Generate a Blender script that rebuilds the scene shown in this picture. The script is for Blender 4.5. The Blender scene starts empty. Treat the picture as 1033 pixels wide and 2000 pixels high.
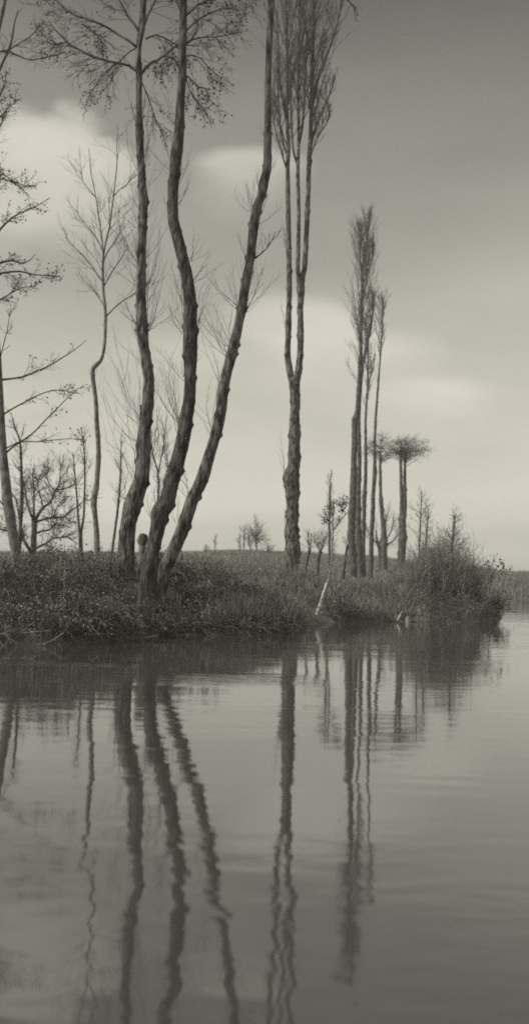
import bpy, math, random
import numpy as np
from mathutils import Vector, Matrix, noise as mnoise

sc = bpy.context.scene
# ------------------------------------------------------------------ camera
H = 1.3                       # eye height above the water, metres
F = 2144.0                    # focal length in photograph pixels
CX, HY = 516.5, 1128.0        # principal column, horizon row (photograph pixels)
cam = bpy.data.cameras.new("camera")
camo = bpy.data.objects.new("camera", cam)
sc.collection.objects.link(camo)
sc.camera = camo
ROLL = math.radians(1.25)     # the camera was held slightly out of level
CR, SR = math.cos(ROLL), math.sin(ROLL)
camo.matrix_world = Matrix(((CR, -SR, 0, 0), (0, 0, -1, 0), (SR, CR, 0, H), (0, 0, 0, 1)))
cam.sensor_fit = 'VERTICAL'
cam.sensor_height = 36.0
cam.lens = 36.0 * F / 2000.0
cam.shift_y = (HY - 1000.0) / 2000.0
cam.clip_start = 0.1
cam.clip_end = 3000
cam.dof.use_dof = True
cam.dof.focus_distance = 27.0
cam.dof.aperture_fstop = 1.1

# ------------------------------------------------------------------ sky
SUN_EL, SUN_AZ = 34.0, -107.0     # azimuth clockwise from +Y
TINT = (1.0, 0.962, 0.835)
world = bpy.data.worlds.new("World")
sc.world = world
world.use_nodes = True
nt = world.node_tree
N, L = nt.nodes, nt.links
bg = N['Background']
def wn(t, **k):
    n = N.new(t)
    for a, b in k.items(): setattr(n, a, b)
    return n
def wmath(op, a, b=None, c=None, clamp=False):
    n = N.new('ShaderNodeMath'); n.operation = op; n.use_clamp = clamp
    for i, v in enumerate((a, b, c)):
        if v is None: continue
        if isinstance(v, (int, float)): n.inputs[i].default_value = v
        else: L.new(v, n.inputs[i])
    return n.outputs[0]
sky = wn('ShaderNodeTexSky', sky_type='NISHITA', sun_disc=False)
sky.sun_elevation = math.radians(SUN_EL)
sky.sun_rotation = math.radians(SUN_AZ)
bw = wn('ShaderNodeRGBToBW'); L.new(sky.outputs[0], bw.inputs[0])
tc = wn('ShaderNodeTexCoord')
sep = wn('ShaderNodeSeparateXYZ'); L.new(tc.outputs['Generated'], sep.inputs[0])
gain = wn('ShaderNodeValToRGB')
L.new(wmath('MAXIMUM', sep.outputs[2], 0.0), gain.inputs[0])
cr = gain.color_ramp
SKY_STOPS = [(0.0, .176), (.06, .162), (.12, .132), (.22, .125), (.30, .118), (.37, .109), (.42, .092), (.47, .068), (.60, .066), (1.0, .09)]
while len(cr.elements) < len(SKY_STOPS): cr.elements.new(0.5)
for e, (p, v) in zip(cr.elements, SKY_STOPS):
    e.position = p; e.color = (v, v, v, 1)
lum = wmath('MULTIPLY', bw.outputs[0], gain.outputs[0])
lum = wmath('MINIMUM', lum, 0.75)
# warped direction for ragged cloud edges
nz = wn('ShaderNodeTexNoise'); nz.inputs['Scale'].default_value = 9; nz.inputs['Detail'].default_value = 7
mp = wn('ShaderNodeMapping'); mp.inputs['Scale'].default_value = (1, 1, 1.7)
L.new(tc.outputs['Generated'], mp.inputs[0]); L.new(mp.outputs[0], nz.inputs['Vector'])
nz2 = wn('ShaderNodeTexNoise'); nz2.inputs['Scale'].default_value = 2.6; nz2.inputs['Detail'].default_value = 5
mp2 = wn('ShaderNodeMapping'); mp2.inputs['Scale'].default_value = (1, 1, 3.2); mp2.inputs['Location'].default_value = (3.1, 0.4, 1.2)
L.new(tc.outputs['Generated'], mp2.inputs[0]); L.new(mp2.outputs[0], nz2.inputs['Vector'])
yy = wmath('MAXIMUM', sep.outputs[1], 0.05)
sx = wmath('DIVIDE', sep.outputs[0], yy)
sz = wmath('DIVIDE', sep.outputs[2], yy)
front = wmath('GREATER_THAN', sep.outputs[1], 0.06)
def cloud(px, py, rx, up, dn, val, soft=0.35, warp=1.4):
    """a cumulus: centre, half width, height above and depth below as direction slopes"""
    cu, cv = (px - CX) * CR - (HY - py) * SR, (px - CX) * SR + (HY - py) * CR
    a = wmath('DIVIDE', wmath('SUBTRACT', sx, cu / F), rx / F)
    b = wmath('SUBTRACT', sz, cv / F)
    low = wmath('DIVIDE', wmath('MAXIMUM', wmath('MULTIPLY', b, -1.0), 0.0), dn / F, clamp=True)
    b = wmath('ADD', wmath('DIVIDE', wmath('MAXIMUM', b, 0.0), up / F), wmath('DIVIDE', wmath('MINIMUM', b, 0.0), dn / F))
    r = wmath('SQRT', wmath('ADD', wmath('MULTIPLY', a, a), wmath('MULTIPLY', b, b)))
    q = wmath('ADD', r, wmath('MULTIPLY', wmath('SUBTRACT', nz.outputs[0], 0.5), warp))
    m = N.new('ShaderNodeMapRange'); m.interpolation_type = 'SMOOTHSTEP'
    L.new(q, m.inputs[0]); m.inputs[1].default_value = 1 + soft; L.new(wmath('SUBTRACT', 1 - soft, wmath('MULTIPLY', wmath('POWER', low, .6), 1.3)), m.inputs[2])
    return wmath('MULTIPLY', m.outputs[0], front), val
clouds = [cloud(60, 330, 175, 118, 260, .50, .20, 1.9),
          cloud(185, 345, 90, 75, 220, .47, .28, 2.2),
          cloud(480, 322, 88, 34, 90, .45, .50, 2.0),
          cloud(590, 660, 120, 75, 150, .55, .50, 2.2),
          cloud(690, 690, 150, 40, 100, .52, .7, 2.4),
          cloud(860, 775, 120, 38, 90, .56, .5, 2.6),
          cloud(380, 700, 120, 40, 80, .49, .7, 2.4),
          cloud(420, 990, 420, 130, 120, .60, .7, 1.8),
          cloud(950, 1010, 140, 50, 50, .62, .5, 2.4),
          cloud(150, 830, 240, 60, 90, .54, .7, 2.4)]
cur = lum
for m, v in clouds:
    vv = wmath('MULTIPLY', wmath('ADD', .74, wmath('MULTIPLY', nz.outputs[0], .52)), v)      # billows inside the cloud
    cur = wmath('ADD', cur, wmath('MULTIPLY', m, wmath('SUBTRACT', wmath('MAXIMUM', cur, vv), cur)))
# broad streaky mottling, all round the sky
cur = wmath('MULTIPLY', cur, wmath('ADD', 0.68, wmath('MULTIPLY', nz2.outputs[0], 0.64)))
# unseen sky behind the camera brightened, added as fill for camera-facing sides
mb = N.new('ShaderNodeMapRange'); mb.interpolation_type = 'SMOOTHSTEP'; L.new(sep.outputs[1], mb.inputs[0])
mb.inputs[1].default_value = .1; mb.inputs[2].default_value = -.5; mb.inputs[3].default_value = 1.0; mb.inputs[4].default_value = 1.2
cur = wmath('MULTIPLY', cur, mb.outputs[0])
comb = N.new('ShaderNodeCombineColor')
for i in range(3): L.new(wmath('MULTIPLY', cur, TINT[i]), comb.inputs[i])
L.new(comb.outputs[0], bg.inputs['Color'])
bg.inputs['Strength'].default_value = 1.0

# ------------------------------------------------------------------ sun
sun = bpy.data.lights.new("sun", 'SUN')
sun.energy = 2.0
sun.angle = math.radians(10)
sun.color = (1.0, 0.985, 0.86)
suno = bpy.data.objects.new("sun", sun)
sc.collection.objects.link(suno)
az, el = math.radians(SUN_AZ), math.radians(SUN_EL)
sd = Vector((math.sin(az) * math.cos(el), math.cos(az) * math.cos(el), math.sin(el)))
suno.rotation_euler = sd.to_track_quat('Z', 'Y').to_euler()
suno.location = sd * 50

sc.view_settings.view_transform = 'Standard'
sc.view_settings.look = 'None'
sc.view_settings.exposure = 0.35
sc.view_settings.gamma = 1
sc.view_settings.use_curve_mapping = False
sc.render.filter_size = 1.9
sc.cycles.filter_width = 1.9
sc.cycles.max_bounces = 5
sc.cycles.use_denoising = False

# ------------------------------------------------------------------ helpers
def P(px, py, d):
    u, v = px - CX, HY - py
    return np.array(((u * CR - v * SR) / F * d, d, H + (u * SR + v * CR) / F * d))

def link(o): sc.collection.objects.link(o)
def tag(o, label=None, cat=None, group=None, kind=None):
    if label: o['label'] = label
    if cat: o['category'] = cat
    if group: o['group'] = group
    if kind: o['kind'] = kind
    return o
def empty(name, loc, label, cat, group=None):
    o = bpy.data.objects.new(name, None); link(o)
    o.location = [float(v) for v in loc]; o.empty_display_size = .3
    return tag(o, label, cat, group)

class Acc:
    """collects tubes and loose faces, builds one mesh"""
    def __init__(s): s.V = []; s.F4 = []; s.F3 = []; s.n = 0; s.t = {}
    def tube(s, pts, radii, sides=4):
        s.t.setdefault((len(pts), sides), []).append((pts, radii))
    def raw(s, V, F):
        F = np.asarray(F, np.int64) + s.n
        s.V.append(np.asarray(V, float)); s.n += len(V)
        (s.F4 if F.shape[1] == 4 else s.F3).append(F)
    def flush(s):
        for (n, k), lst in s.t.items():
            Pn = np.array([a for a, b in lst], float); R = np.array([b for a, b in lst], float)
            M = len(lst)
            T = np.gradient(Pn, axis=1) if n > 1 else Pn
            T /= np.linalg.norm(T, axis=2, keepdims=True) + 1e-9
            ref = np.tile(np.array((0.31, 0.95, 0.05)), (M, 1))
            mean = T.mean(axis=1)
            bad = np.abs((mean * ref).sum(1)) > .8 * np.linalg.norm(mean, axis=1)
            ref[bad] = (0.9, -.2, .38)
            ref = ref[:, None, :]
            U = np.cross(T, np.broadcast_to(ref, T.shape)); U /= np.linalg.norm(U, axis=2, keepdims=True) + 1e-9
            W = np.cross(T, U)
            a = np.arange(k) * 2 * math.pi / k
            ring = (U[:, :, None, :] * np.cos(a)[None, None, :, None] + W[:, :, None, :] * np.sin(a)[None, None, :, None])
            V = Pn[:, :, None, :] + ring * R[:, :, None, None]
            idx = np.arange(M * n * k).reshape(M, n, k)
            nx = np.roll(idx, -1, axis=2)
            F = np.stack((idx[:, :-1], nx[:, :-1], nx[:, 1:], idx[:, 1:]), axis=-1).reshape(-1, 4)
            s.raw(V.reshape(-1, 3), F)
        s.t = {}
    def build(s, name, mat, parent=None, smooth=True, origin=None):
        s.flush()
        if not s.V: return None
        V = np.concatenate(s.V)
        o0 = np.zeros(3) if parent is None and origin is None else np.array(parent.location if parent is not None and origin is None else origin)
        V = V - o0
        F4 = np.concatenate(s.F4) if s.F4 else np.zeros((0, 4), int)
        F3 = np.concatenate(s.F3) if s.F3 else np.zeros((0, 3), int)
        me = bpy.data.meshes.new(name)
        me.vertices.add(len(V)); me.vertices.foreach_set('co', V.astype(np.float32).ravel())
        nl = F4.size + F3.size
        me.loops.add(nl); me.loops.foreach_set('vertex_index', np.concatenate((F4.ravel(), F3.ravel())).astype(np.int32))
        npoly = len(F4) + len(F3)
        me.polygons.add(npoly)
        st = np.concatenate((np.arange(len(F4)) * 4, F4.size + np.arange(len(F3)) * 3)).astype(np.int32)
        me.polygons.foreach_set('loop_start', st)
        if smooth: me.polygons.foreach_set('use_smooth', np.ones(npoly, bool))
        me.update(calc_edges=True); me.validate()
        me.materials.append(mat)
        ob = bpy.data.objects.new(name, me); link(ob)
        if parent is not None: ob.parent = parent
        elif origin is not None: ob.location = [float(v) for v in origin]
        return ob

def nrm(v): return v / (np.linalg.norm(v) + 1e-9)
def catmull(ctrl, step):
    """ctrl: rows of xyz (+extra); resampled every `step` metres"""
    C = np.array(ctrl, float)
    if len(C) < 3:
        n = max(2, int(np.linalg.norm(C[-1, :3] - C[0, :3]) / step) + 1)
        return np.array([C[0] + (C[-1] - C[0]) * t for t in np.linspace(0, 1, n)])
    E = np.vstack((2 * C[0] - C[1], C, 2 * C[-1] - C[-2]))
    out = []
    for i in range(1, len(E) - 2):
        n = max(1, int(np.linalg.norm(E[i + 1, :3] - E[i, :3]) / step))
        for j in range(n):
            t = j / n
            out.append(.5 * ((2 * E[i]) + (-E[i-1] + E[i+1]) * t + (2*E[i-1] - 5*E[i] + 4*E[i+1] - E[i+2]) * t*t + (-E[i-1] + 3*E[i] - 3*E[i+1] + E[i+2]) * t**3))
    out.append(E[-2])
    return np.array(out)

def px_line(pts, d, wobble=0.0, seed=0):
    """traced (px, py, width_px[, depth]) -> world rows x,y,z,radius at distance d"""
    rnd = random.Random(seed); out = []
    for i, q in enumerate(pts):
        dd = d + (q[3] if len(q) > 3 else 0) + (rnd.uniform(-wobble, wobble) if i else 0)
        w = q[2] if len(q) > 2 else 3
        out.append((*P(q[0], q[1], dd), w * dd / F / 2))
    return out

def trunk_mesh(acc, rows, sides=18, step=.05, rough=.06, knots=0, knot_amp=.35, given=(), seed=1, flare=0.0, ksize=.8):
    """barked stem: tapering tube with furrows, swellings and burls"""
    rnd = np.random.RandomState(seed)
    R = catmull(rows, step); pts, rad = R[:, :3], np.abs(R[:, 3])
    n = len(pts)
    T = np.gradient(pts, axis=0); T /= np.linalg.norm(T, axis=1, keepdims=True)
    U = np.cross(T, (0.0, 1.0, 0.02)); U /= np.linalg.norm(U, axis=1, keepdims=True)   # towards +x side
    W = np.cross(T, U)
    s = np.concatenate(([0], np.cumsum(np.linalg.norm(np.diff(pts, axis=0), axis=1))))
    ang = np.arange(sides) * 2 * math.pi / sides
    mul = np.ones((n, sides))
    off = rnd.uniform(0, 50)
    for i in range(n):
        for j in range(sides):
            a = ang[j]; rr = rad[i]
            v = (math.cos(a) * rr * 9, math.sin(a) * rr * 9, s[i] * 2.2 + off)
            mul[i, j] += rough * mnoise.noise(v) * 1.0 + rough * .8 * mnoise.noise((math.cos(a) * 7, math.sin(a) * 7, s[i] * 1.1 + off)) + rough * 1.1 * mnoise.noise((v[0] * 2.2, v[1] * 2.2, s[i] * 6 + off))
    ks = [(rnd.uniform(.02, .98) * s[-1], rnd.uniform(0, 2 * math.pi), rnd.uniform(.4, 1) * knot_amp, rnd.uniform(.5, 1.2)) for _ in range(knots)]
    for (py_z, side, amp, sz) in given:          # given: height z, side angle (0=+x, pi=-x), amp, size
        i = int(np.argmin(np.abs(pts[:, 2] - py_z))); ks.append((s[i], side, amp, sz))
    for (s0, a0, amp, sz) in ks:
        i0 = int(np.argmin(np.abs(s - s0))); r0 = rad[i0]
        w = max(r0 * ksize * sz, .03)
        lo, hi = np.searchsorted(s, (s0 - 3 * w, s0 + 3 * w))
        for i in range(lo, hi):
            ds = (s[i] - s0) / w
            ds = ds * (1.25 if ds > 0 else .8)
            for j in range(sides):
                da = (ang[j] - a0 + math.pi) % (2 * math.pi) - math.pi
                mul[i, j] += amp * math.exp(-ds * ds - (da / (.55 * sz)) ** 2) * (1 + .5 * mnoise.noise((ang[j] * 4, s[i] * 25, off)))
    if flare:
        for i in range(n):
            f = flare * math.exp(-s[i] / (rad[0] * 1.8))
            mul[i] += f * (1 + .45 * np.cos(ang * 4 + off) + .3 * np.cos(ang * 7 + 2 * off))
    ring = U[:, None] * np.cos(ang)[None, :, None] + W[:, None] * np.sin(ang)[None, :, None]
    V = pts[:, None] + ring * (rad[:, None] * mul)[:, :, None]
    idx = np.arange(n * sides).reshape(n, sides); nx = np.roll(idx, -1, 1)
    F = np.stack((idx[:-1], nx[:-1], nx[1:], idx[1:]), -1).reshape(-1, 4)
    acc.raw(V.reshape(-1, 3), F)
    acc.raw(np.vstack((V[-1], pts[-1] + T[-1] * rad[-1] * .5)), [(j, (j + 1) % sides, sides) for j in range(sides)])
    return R

def rot_about(v, axis, a):
    axis = nrm(axis)
    return v * math.cos(a) + np.cross(axis, v) * math.sin(a) + axis * np.dot(axis, v) * (1 - math.cos(a))

def grow(acc, rnd, p, d, Ln, r, depth, wig=.12, up=.05, nch=4, ang=.6, ratio=.6, segs=5, sides=3, taper=.35, rmin=.003, tips=None, t0=.2):
    p = np.array(p, float); d = nrm(np.array(d, float))
    pts = [p]; dirs = [d]
    for i in range(segs):
        d = nrm(d + np.array((rnd.gauss(0, wig), rnd.gauss(0, wig), rnd.gauss(0, wig) + up)))
        p = p + d * (Ln / segs); pts.append(p); dirs.append(d)
    r1 = max(r * taper, rmin)
    rad = [r + (r1 - r) * i / segs for i in range(segs + 1)]
    acc.tube(pts, rad, sides)
    if tips is not None and depth <= 1:
        for q in pts[1:]: tips.append(q)
    if depth > 0:
        k = max(1, int(round(nch * rnd.uniform(.75, 1.25))))
        for c in range(k):
            t = t0 + (1 - t0) * (c + rnd.random()) / k
            i = min(segs - 1, int(t * segs)); f = t * segs - i
            q = pts[i] * (1 - f) + pts[i + 1] * f
            perp = np.cross(dirs[i], np.array((rnd.gauss(0, 1), rnd.gauss(0, 1), rnd.gauss(0, 1))))
            dd = rot_about(dirs[i], perp, ang * rnd.uniform(.6, 1.3))
            grow(acc, rnd, q, dd, Ln * ratio * rnd.uniform(.6, 1.15) * (1.1 - .45 * t), max(r * .55 * (1.15 - .5 * t), rmin),
                 depth - 1, wig, up, max(2, nch * .8), ang, ratio, max(3, segs - 1), 3, taper, rmin, tips, t0)
    return pts

def fan(acc, rnd, p, side, n, Ln, r=.008, upb=1.0, spread=.8, depth=1, up=.12, nch=4):
    """epicormic shoots bursting from a knot, curving upwards"""
    n = int(n * .95) + 1
    for i in range(n):
        d = np.array((side * rnd.uniform(-.1, 1.15) * spread, rnd.uniform(-.9, .9) * spread, upb * rnd.uniform(.35, 1.2)))
        q = np.array(p) + np.array((rnd.gauss(0, .02), rnd.gauss(0, .03), rnd.gauss(0, .10)))
        big = rnd.random() < .3
        grow(acc, rnd, q, d, Ln * (rnd.uniform(.7, 1.15) if big else rnd.uniform(.2, .85)), r * (1 if big else .6), depth if big else rnd.choice((0, 1)), wig=.10, up=up, nch=nch if big else 2,
             ang=rnd.uniform(.35, .8), ratio=rnd.uniform(.3, .55), segs=7, rmin=.0019)

def leaves(acc, rnd, pts, n, size, scatter, flat=.3):
    """n small diamond leaves scattered round the given points"""
    pts = np.array(pts); m = len(pts)
    rs = np.random.RandomState(rnd.randint(0, 10**6))
    c = pts[rs.randint(0, m, n)] + rs.normal(0, scatter, (n, 3))
    leaf_quads(acc, c, rs, size, flat)
def leaf_quads(acc, c, rs, size, flat=.3, ratio=.6):
    n = len(c)
    a = rs.normal(0, 1, (n, 3)); a[:, 2] *= (1 - flat); a /= np.linalg.norm(a, axis=1, keepdims=True)
    b = np.cross(a, rs.normal(0, 1, (n, 3))); b /= np.linalg.norm(b, axis=1, keepdims=True)
    s = size * rs.uniform(.5, 1.3, (n, 1))
    V = np.stack((c - a * s, c + b * s * ratio, c + a * s, c - b * s * ratio), 1).reshape(-1, 3)
    acc.raw(V, np.arange(4 * n).reshape(-1, 4))

# ------------------------------------------------------------------ materials
def grey(v): return (v * 1.0, v * .975, v * .90, 1)
def new_mat(name, rough=.9):
    m = bpy.data.materials.new(name); m.use_nodes = True
    b = m.node_tree.nodes['Principled BSDF']
    b.inputs['Roughness'].default_value = rough
    b.inputs['Specular IOR Level'].default_value = .25
    return m, m.node_tree, b
def mat_noise(name, lo, hi, scale=6, sz=(1, 1, 1), detail=6, rough=.9, bump=0, bscale=40, bsz=(1, 1, 1), bdist=.02, lo_p=.35, hi_p=.65):
    m, t, b = new_mat(name, rough)
    tc = t.nodes.new('ShaderNodeTexCoord'); mp = t.nodes.new('ShaderNodeMapping'); mp.inputs['Scale'].default_value = sz
    nz = t.nodes.new('ShaderNodeTexNoise'); nz.inputs['Scale'].default_value = scale; nz.inputs['Detail'].default_value = detail
    cr = t.nodes.new('ShaderNodeValToRGB')
    cr.color_ramp.elements[0].position = lo_p; cr.color_ramp.elements[0].color = grey(lo)
    cr.color_ramp.elements[1].position = hi_p; cr.color_ramp.elements[1].color = grey(hi)
    t.links.new(tc.outputs['Object'], mp.inputs[0]); t.links.new(mp.outputs[0], nz.inputs['Vector'])
    t.links.new(nz.outputs[0], cr.inputs[0]); t.links.new(cr.outputs[0], b.inputs['Base Color'])
    if bump:
        mp2 = t.nodes.new('ShaderNodeMapping'); mp2.inputs['Scale'].default_value = bsz
        n2 = t.nodes.new('ShaderNodeTexNoise'); n2.inputs['Scale'].default_value = bscale; n2.inputs['Detail'].default_value = 5
        bp = t.nodes.new('ShaderNodeBump'); bp.inputs['Strength'].default_value = bump; bp.inputs['Distance'].default_value = bdist
        t.links.new(tc.outputs['Object'], mp2.inputs[0]); t.links.new(mp2.outputs[0], n2.inputs['Vector'])
        t.links.new(n2.outputs[0], bp.inputs['Height']); t.links.new(bp.outputs[0], b.inputs['Normal'])
    return m
def mat_island(name, lo, hi, rough=.85, power=1.0, patch=0.0, pscale=.9):
    """each leaf, cane or blade its own tone, with patches of darker and paler kinds"""
    m, t, b = new_mat(name, rough)
    g = t.nodes.new('ShaderNodeNewGeometry'); pw = t.nodes.new('ShaderNodeMath'); pw.operation = 'POWER'; pw.inputs[1].default_value = power
    cr = t.nodes.new('ShaderNodeValToRGB')
    cr.color_ramp.elements[0].color = grey(lo); cr.color_ramp.elements[1].color = grey(hi)
    t.links.new(g.outputs['Random Per Island'], pw.inputs[0])
    src = pw.outputs[0]
    if patch:
        tc_ = t.nodes.new('ShaderNodeTexCoord'); nz_ = t.nodes.new('ShaderNodeTexNoise'); nz_.inputs['Scale'].default_value = pscale; nz_.inputs['Detail'].default_value = 5
        mr_ = t.nodes.new('ShaderNodeMapRange'); mr_.inputs[1].default_value = .38; mr_.inputs[2].default_value = .62; mr_.inputs[3].default_value = 1 - patch; mr_.inputs[4].default_value = 1.15
        mu = t.nodes.new('ShaderNodeMath'); mu.operation = 'MULTIPLY'; mu.use_clamp = True
        t.links.new(tc_.outputs['Object'], nz_.inputs['Vector']); t.links.new(nz_.outputs[0], mr_.inputs[0]); t.links.new(src, mu.inputs[0]); t.links.new(mr_.outputs[0], mu.inputs[1]); src = mu.outputs[0]
    t.links.new(src, cr.inputs[0]); t.links.new(cr.outputs[0], b.inputs['Base Color'])
    return m
BARK = mat_noise('poplar_bark', .038, .25, 3.6, (2.6, 2.6, .8), 9, .95, 1.0, 7, (2.2, 2.2, .5), .12, .38, .62)
BARKD = mat_noise('dark_bark', .06, .16, 5, (1.5, 1.5, .8), 7, .95, .9, 16, (3, 3, .6), .03)
BARKM = mat_noise('smooth_poplar_bark', .038, .15, 3.6, (2.6, 2.6, .8), 9, .95, 1.0, 7, (2.2, 2.2, .5), .12, .38, .62)
BARKF = mat_noise('grey_bark', .055, .18, 4, (1.5, 1.5, .8), 6, .95, .8, 10, (2, 2, .7), .05)
TWIGF = mat_noise('pale_twig_bark', .10, .18, 8)
REED = mat_island('dry_reed', .12, .50, power=1.3)
HAZE = .0011
WITHY = mat_island('willow_shoot', .13, .44, power=1.4)
PALE = mat_noise('pale_bark', .10, .30, 4, (2, 2, 1.5), 7, .9, .6, 18, (2, 2, .8), .02)
WITHYB = mat_noise('pale_smooth_bark', .16, .42, 9, (1, 1, 3), 6, .85)
BIRCH = mat_noise('birch_bark', .22, .62, 7, (1, 1, 3), 6, .85, .5, 20, (1, 1, 3), .01, .36, .52)
TWIG = mat_noise('twig_bark', .07, .14, 8)
TWIGD = mat_noise('far_twig_bark', .08, .16, 8)
LEAF = mat_island('dry_leaf', .035, .10)
GROUND = mat_noise('bank_earth', .10, .26, 1.3, (1, 1, 1), 8, 1, 1.0, 9, (1, 1, 1), .12)
CANE = mat_island('bramble_cane', .07, .55, power=2.4, patch=.5)
BLEAF = mat_island('bramble_leaf', .045, .58, power=2.4, patch=.85, pscale=1.1)
GRASS = mat_island('winter_grass', .14, .52, power=1.2, patch=.5, pscale=.6)
STONE = mat_noise('stone', .25, .5, 9, bump=.5, bscale=14)
DEAD = mat_noise('dead_wood', .16, .34, 12, (1, 1, 1))

# ------------------------------------------------------------------ terrain
SHORE_PX = [(-900, 19), (-400, 20.5), (-100, 21), (0, 21.3), (100, 20.9), (200, 22.0), (270, 23.6), (330, 24.6), (450, 24.8), (540, 25.2),
            (575, 26.6), (600, 29.5), (640, 31.6), (700, 32.0), (760, 32.6), (830, 31.8), (900, 31.8), (955, 32.6), (973, 33.4),
            (972, 36), (962, 45), (958, 60), (957, 71), (975, 73), (1030, 68), (1200, 62), (1600, 62), (2300, 66)]
SHORE_PX = [(a, 1 / (1 / d - min(a - CX, 560) * SR / (F * H))) for a, d in SHORE_PX]
shore = np.array([((a - CX) / F * d, d) for a, d in SHORE_PX])
shore = np.vstack(([-60, 12], shore, [300, 160]))
def shore_dist(x, y):
    """signed distance to the shoreline, positive on the far (land) side"""
    x = np.asarray(x, float); y = np.asarray(y, float)
    best = np.full(x.shape, 1e9); sgn = np.ones(x.shape)
    inside = np.zeros(x.shape, bool)
    poly = np.vstack((shore, [300, 3000], [-60, 3000]))
    for i in range(len(poly)):
        a, b = poly[i], poly[(i + 1) % len(poly)]
        c = ((a[1] > y) != (b[1] > y)) & (x < (b[0] - a[0]) * (y - a[1]) / (b[1] - a[1] + 1e-12) + a[0])
        inside ^= c
    for i in range(len(shore) - 1):
        a, b = shore[i], shore[i + 1]; ab = b - a
        t = np.clip(((x - a[0]) * ab[0] + (y - a[1]) * ab[1]) / (ab @ ab), 0, 1)
        best = np.minimum(best, np.hypot(x - a[0] - t * ab[0], y - a[1] - t * ab[1]))
    inside |= (x < -60) & (y > 12) | (x > 300) & (y > 160)
    wob = np.array([.38 * mnoise.noise((float(p) * .55, float(q) * .9, 2.0)) + .2 * mnoise.noise((float(p) * 2.1, float(q) * 2.1, 5.0)) if d_ < 9 else 0.0 for p, q, d_ in zip(np.ravel(x), np.ravel(y), np.ravel(best))]).reshape(x.shape)
    return np.where(inside, best, -best) + wob
DU = [-900, -300, 100, 300, 480, 560, 700, 870, 1000, 1300, 2400]
DD = [20, 27, 36, 53, 87, 120, 160, 230, 400, 900]
DZ = np.array([
 [1.0, 1.0, 1.0, 1.0, .8, .6, .5, .5, .5, .5, .5],
 [1.2, 1.2, 1.2, 1.2, .9, .7, .6, .6, .6, .6, .6],
 [1.7, 1.7, 1.65, 1.5, 1.1, .95, .75, .7, .6, .6, .6],
 [2.1, 2.1, 2.1, 1.9, 1.3, 1.05, .9, .9, .8, .7, .7],
 [3.0, 3.0, 3.0, 2.6, 2.0, 1.5, 1.05, 1.1, .8, .9, .9],
 [3.9, 3.9, 3.9, 3.7, 3.5, 3.1, 2.3, 2.1, 1.2, 1.4, 1.4],
 [4.9, 4.9, 4.9, 4.9, 5.3, 5.1, 4.5, 3.25, 2.3, 2.0, 2.0],
 [4.5, 4.5, 4.5, 4.5, 4.8, 4.6, 4.3, 3.4, 2.6, 2.0, 2.0],
 [3, 3, 3, 3, 3, 3, 3, 3, 2.6, 2, 2],
 [2, 2, 2, 2, 2, 2, 2, 2, 2, 2, 2]], float)
def plateau(x, y):
    yy = np.maximum(y, 18.0); u = x / yy * F + CX
    ui = np.clip(np.interp(u, DU, range(len(DU))), 0, len(DU) - 1.001); di = np.clip(np.interp(yy, DD, range(len(DD))), 0, len(DD) - 1.001)
    a, b = ui.astype(int), di.astype(int); fa, fb = ui - a, di - b
    fa = fa * fa * (3 - 2 * fa); 
    tilt = np.clip(x, -60, 30) * SR
    return tilt + (DZ[b, a] * (1 - fa) + DZ[b, a + 1] * fa) * (1 - fb) + (DZ[b + 1, a] * (1 - fa) + DZ[b + 1, a + 1] * fa) * fb
def nval(x, y, s, o=0.0):
    return np.array([mnoise.fractal((float(a) * s, float(b) * s, o), 1.0, 2.0, 3) for a, b in zip(np.ravel(x), np.ravel(y))]).reshape(np.shape(x))
def ground_z(x, y, detail=True):
    x = np.asarray(x, float); y = np.asarray(y, float)
    sd_ = shore_dist(x, y); p = plateau(x, y)
    t = np.clip(sd_ / (2.6 + np.clip((y - 60) * .1, 0, 4)), 0, 1); prof = .28 * np.clip(sd_ / .25, 0, 1) + .72 * t * t * (3 - 2 * t)
    z = np.where(sd_ > 0, p * prof, np.maximum(sd_ * .5, -1.5))
    z = z - np.where(sd_ > 0, .50 * np.exp(-(((x + 2.52) / .95) ** 2 + ((y - 24.2) / 1.3) ** 2)) * np.clip(sd_ / .4, 0, 1), 0)
    if detail: z = z + nval(x, y, .45) * .16 * np.clip(sd_, 0, 1) + nval(x, y, 1.9, 7) * .05 * np.clip(sd_ * 2, 0, 1)
    return z
xs = np.unique(np.concatenate((np.linspace(-600, -60, 16), np.linspace(-60, -14, 24), np.arange(-14, 16, .3), np.linspace(16, 60, 40), np.linspace(60, 600, 18))))
ys = np.unique(np.concatenate((np.linspace(12, 17.8, 6), np.arange(18, 42, .3), np.arange(42, 110, 1.0), np.arange(110, 180, 3), np.linspace(180, 900, 24))))
X, Y = np.meshgrid(xs, ys); Z = ground_z(X, Y)
a = Acc(); nxs, nys = len(xs), len(ys); idx = np.arange(nxs * nys).reshape(nys, nxs)
a.raw(np.stack((X, Y, Z), -1).reshape(-1, 3), np.stack((idx[:-1, :-1], idx[:-1, 1:], idx[1:, 1:], idx[1:, :-1]), -1).reshape(-1, 4))
tag(a.build('ground', GROUND), kind='structure')
# the bank the photographer stands on
a = Acc(); gx = np.linspace(-30, 30, 61); gy = np.linspace(-30, 1.2, 30); X, Y = np.meshgrid(gx, gy)
Z = np.where(Y > .6, -1.2, np.clip((.8 - Y) * .6, -.3, .12)) + nval(X, Y, .8) * .04
idx = np.arange(61 * 30).reshape(30, 61)
a.raw(np.stack((X, Y, Z), -1).reshape(-1, 3), np.stack((idx[:-1, :-1], idx[:-1, 1:], idx[1:, 1:], idx[1:, :-1]), -1).reshape(-1, 4))
tag(a.build('near_bank', GROUND), kind='structure')

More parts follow.
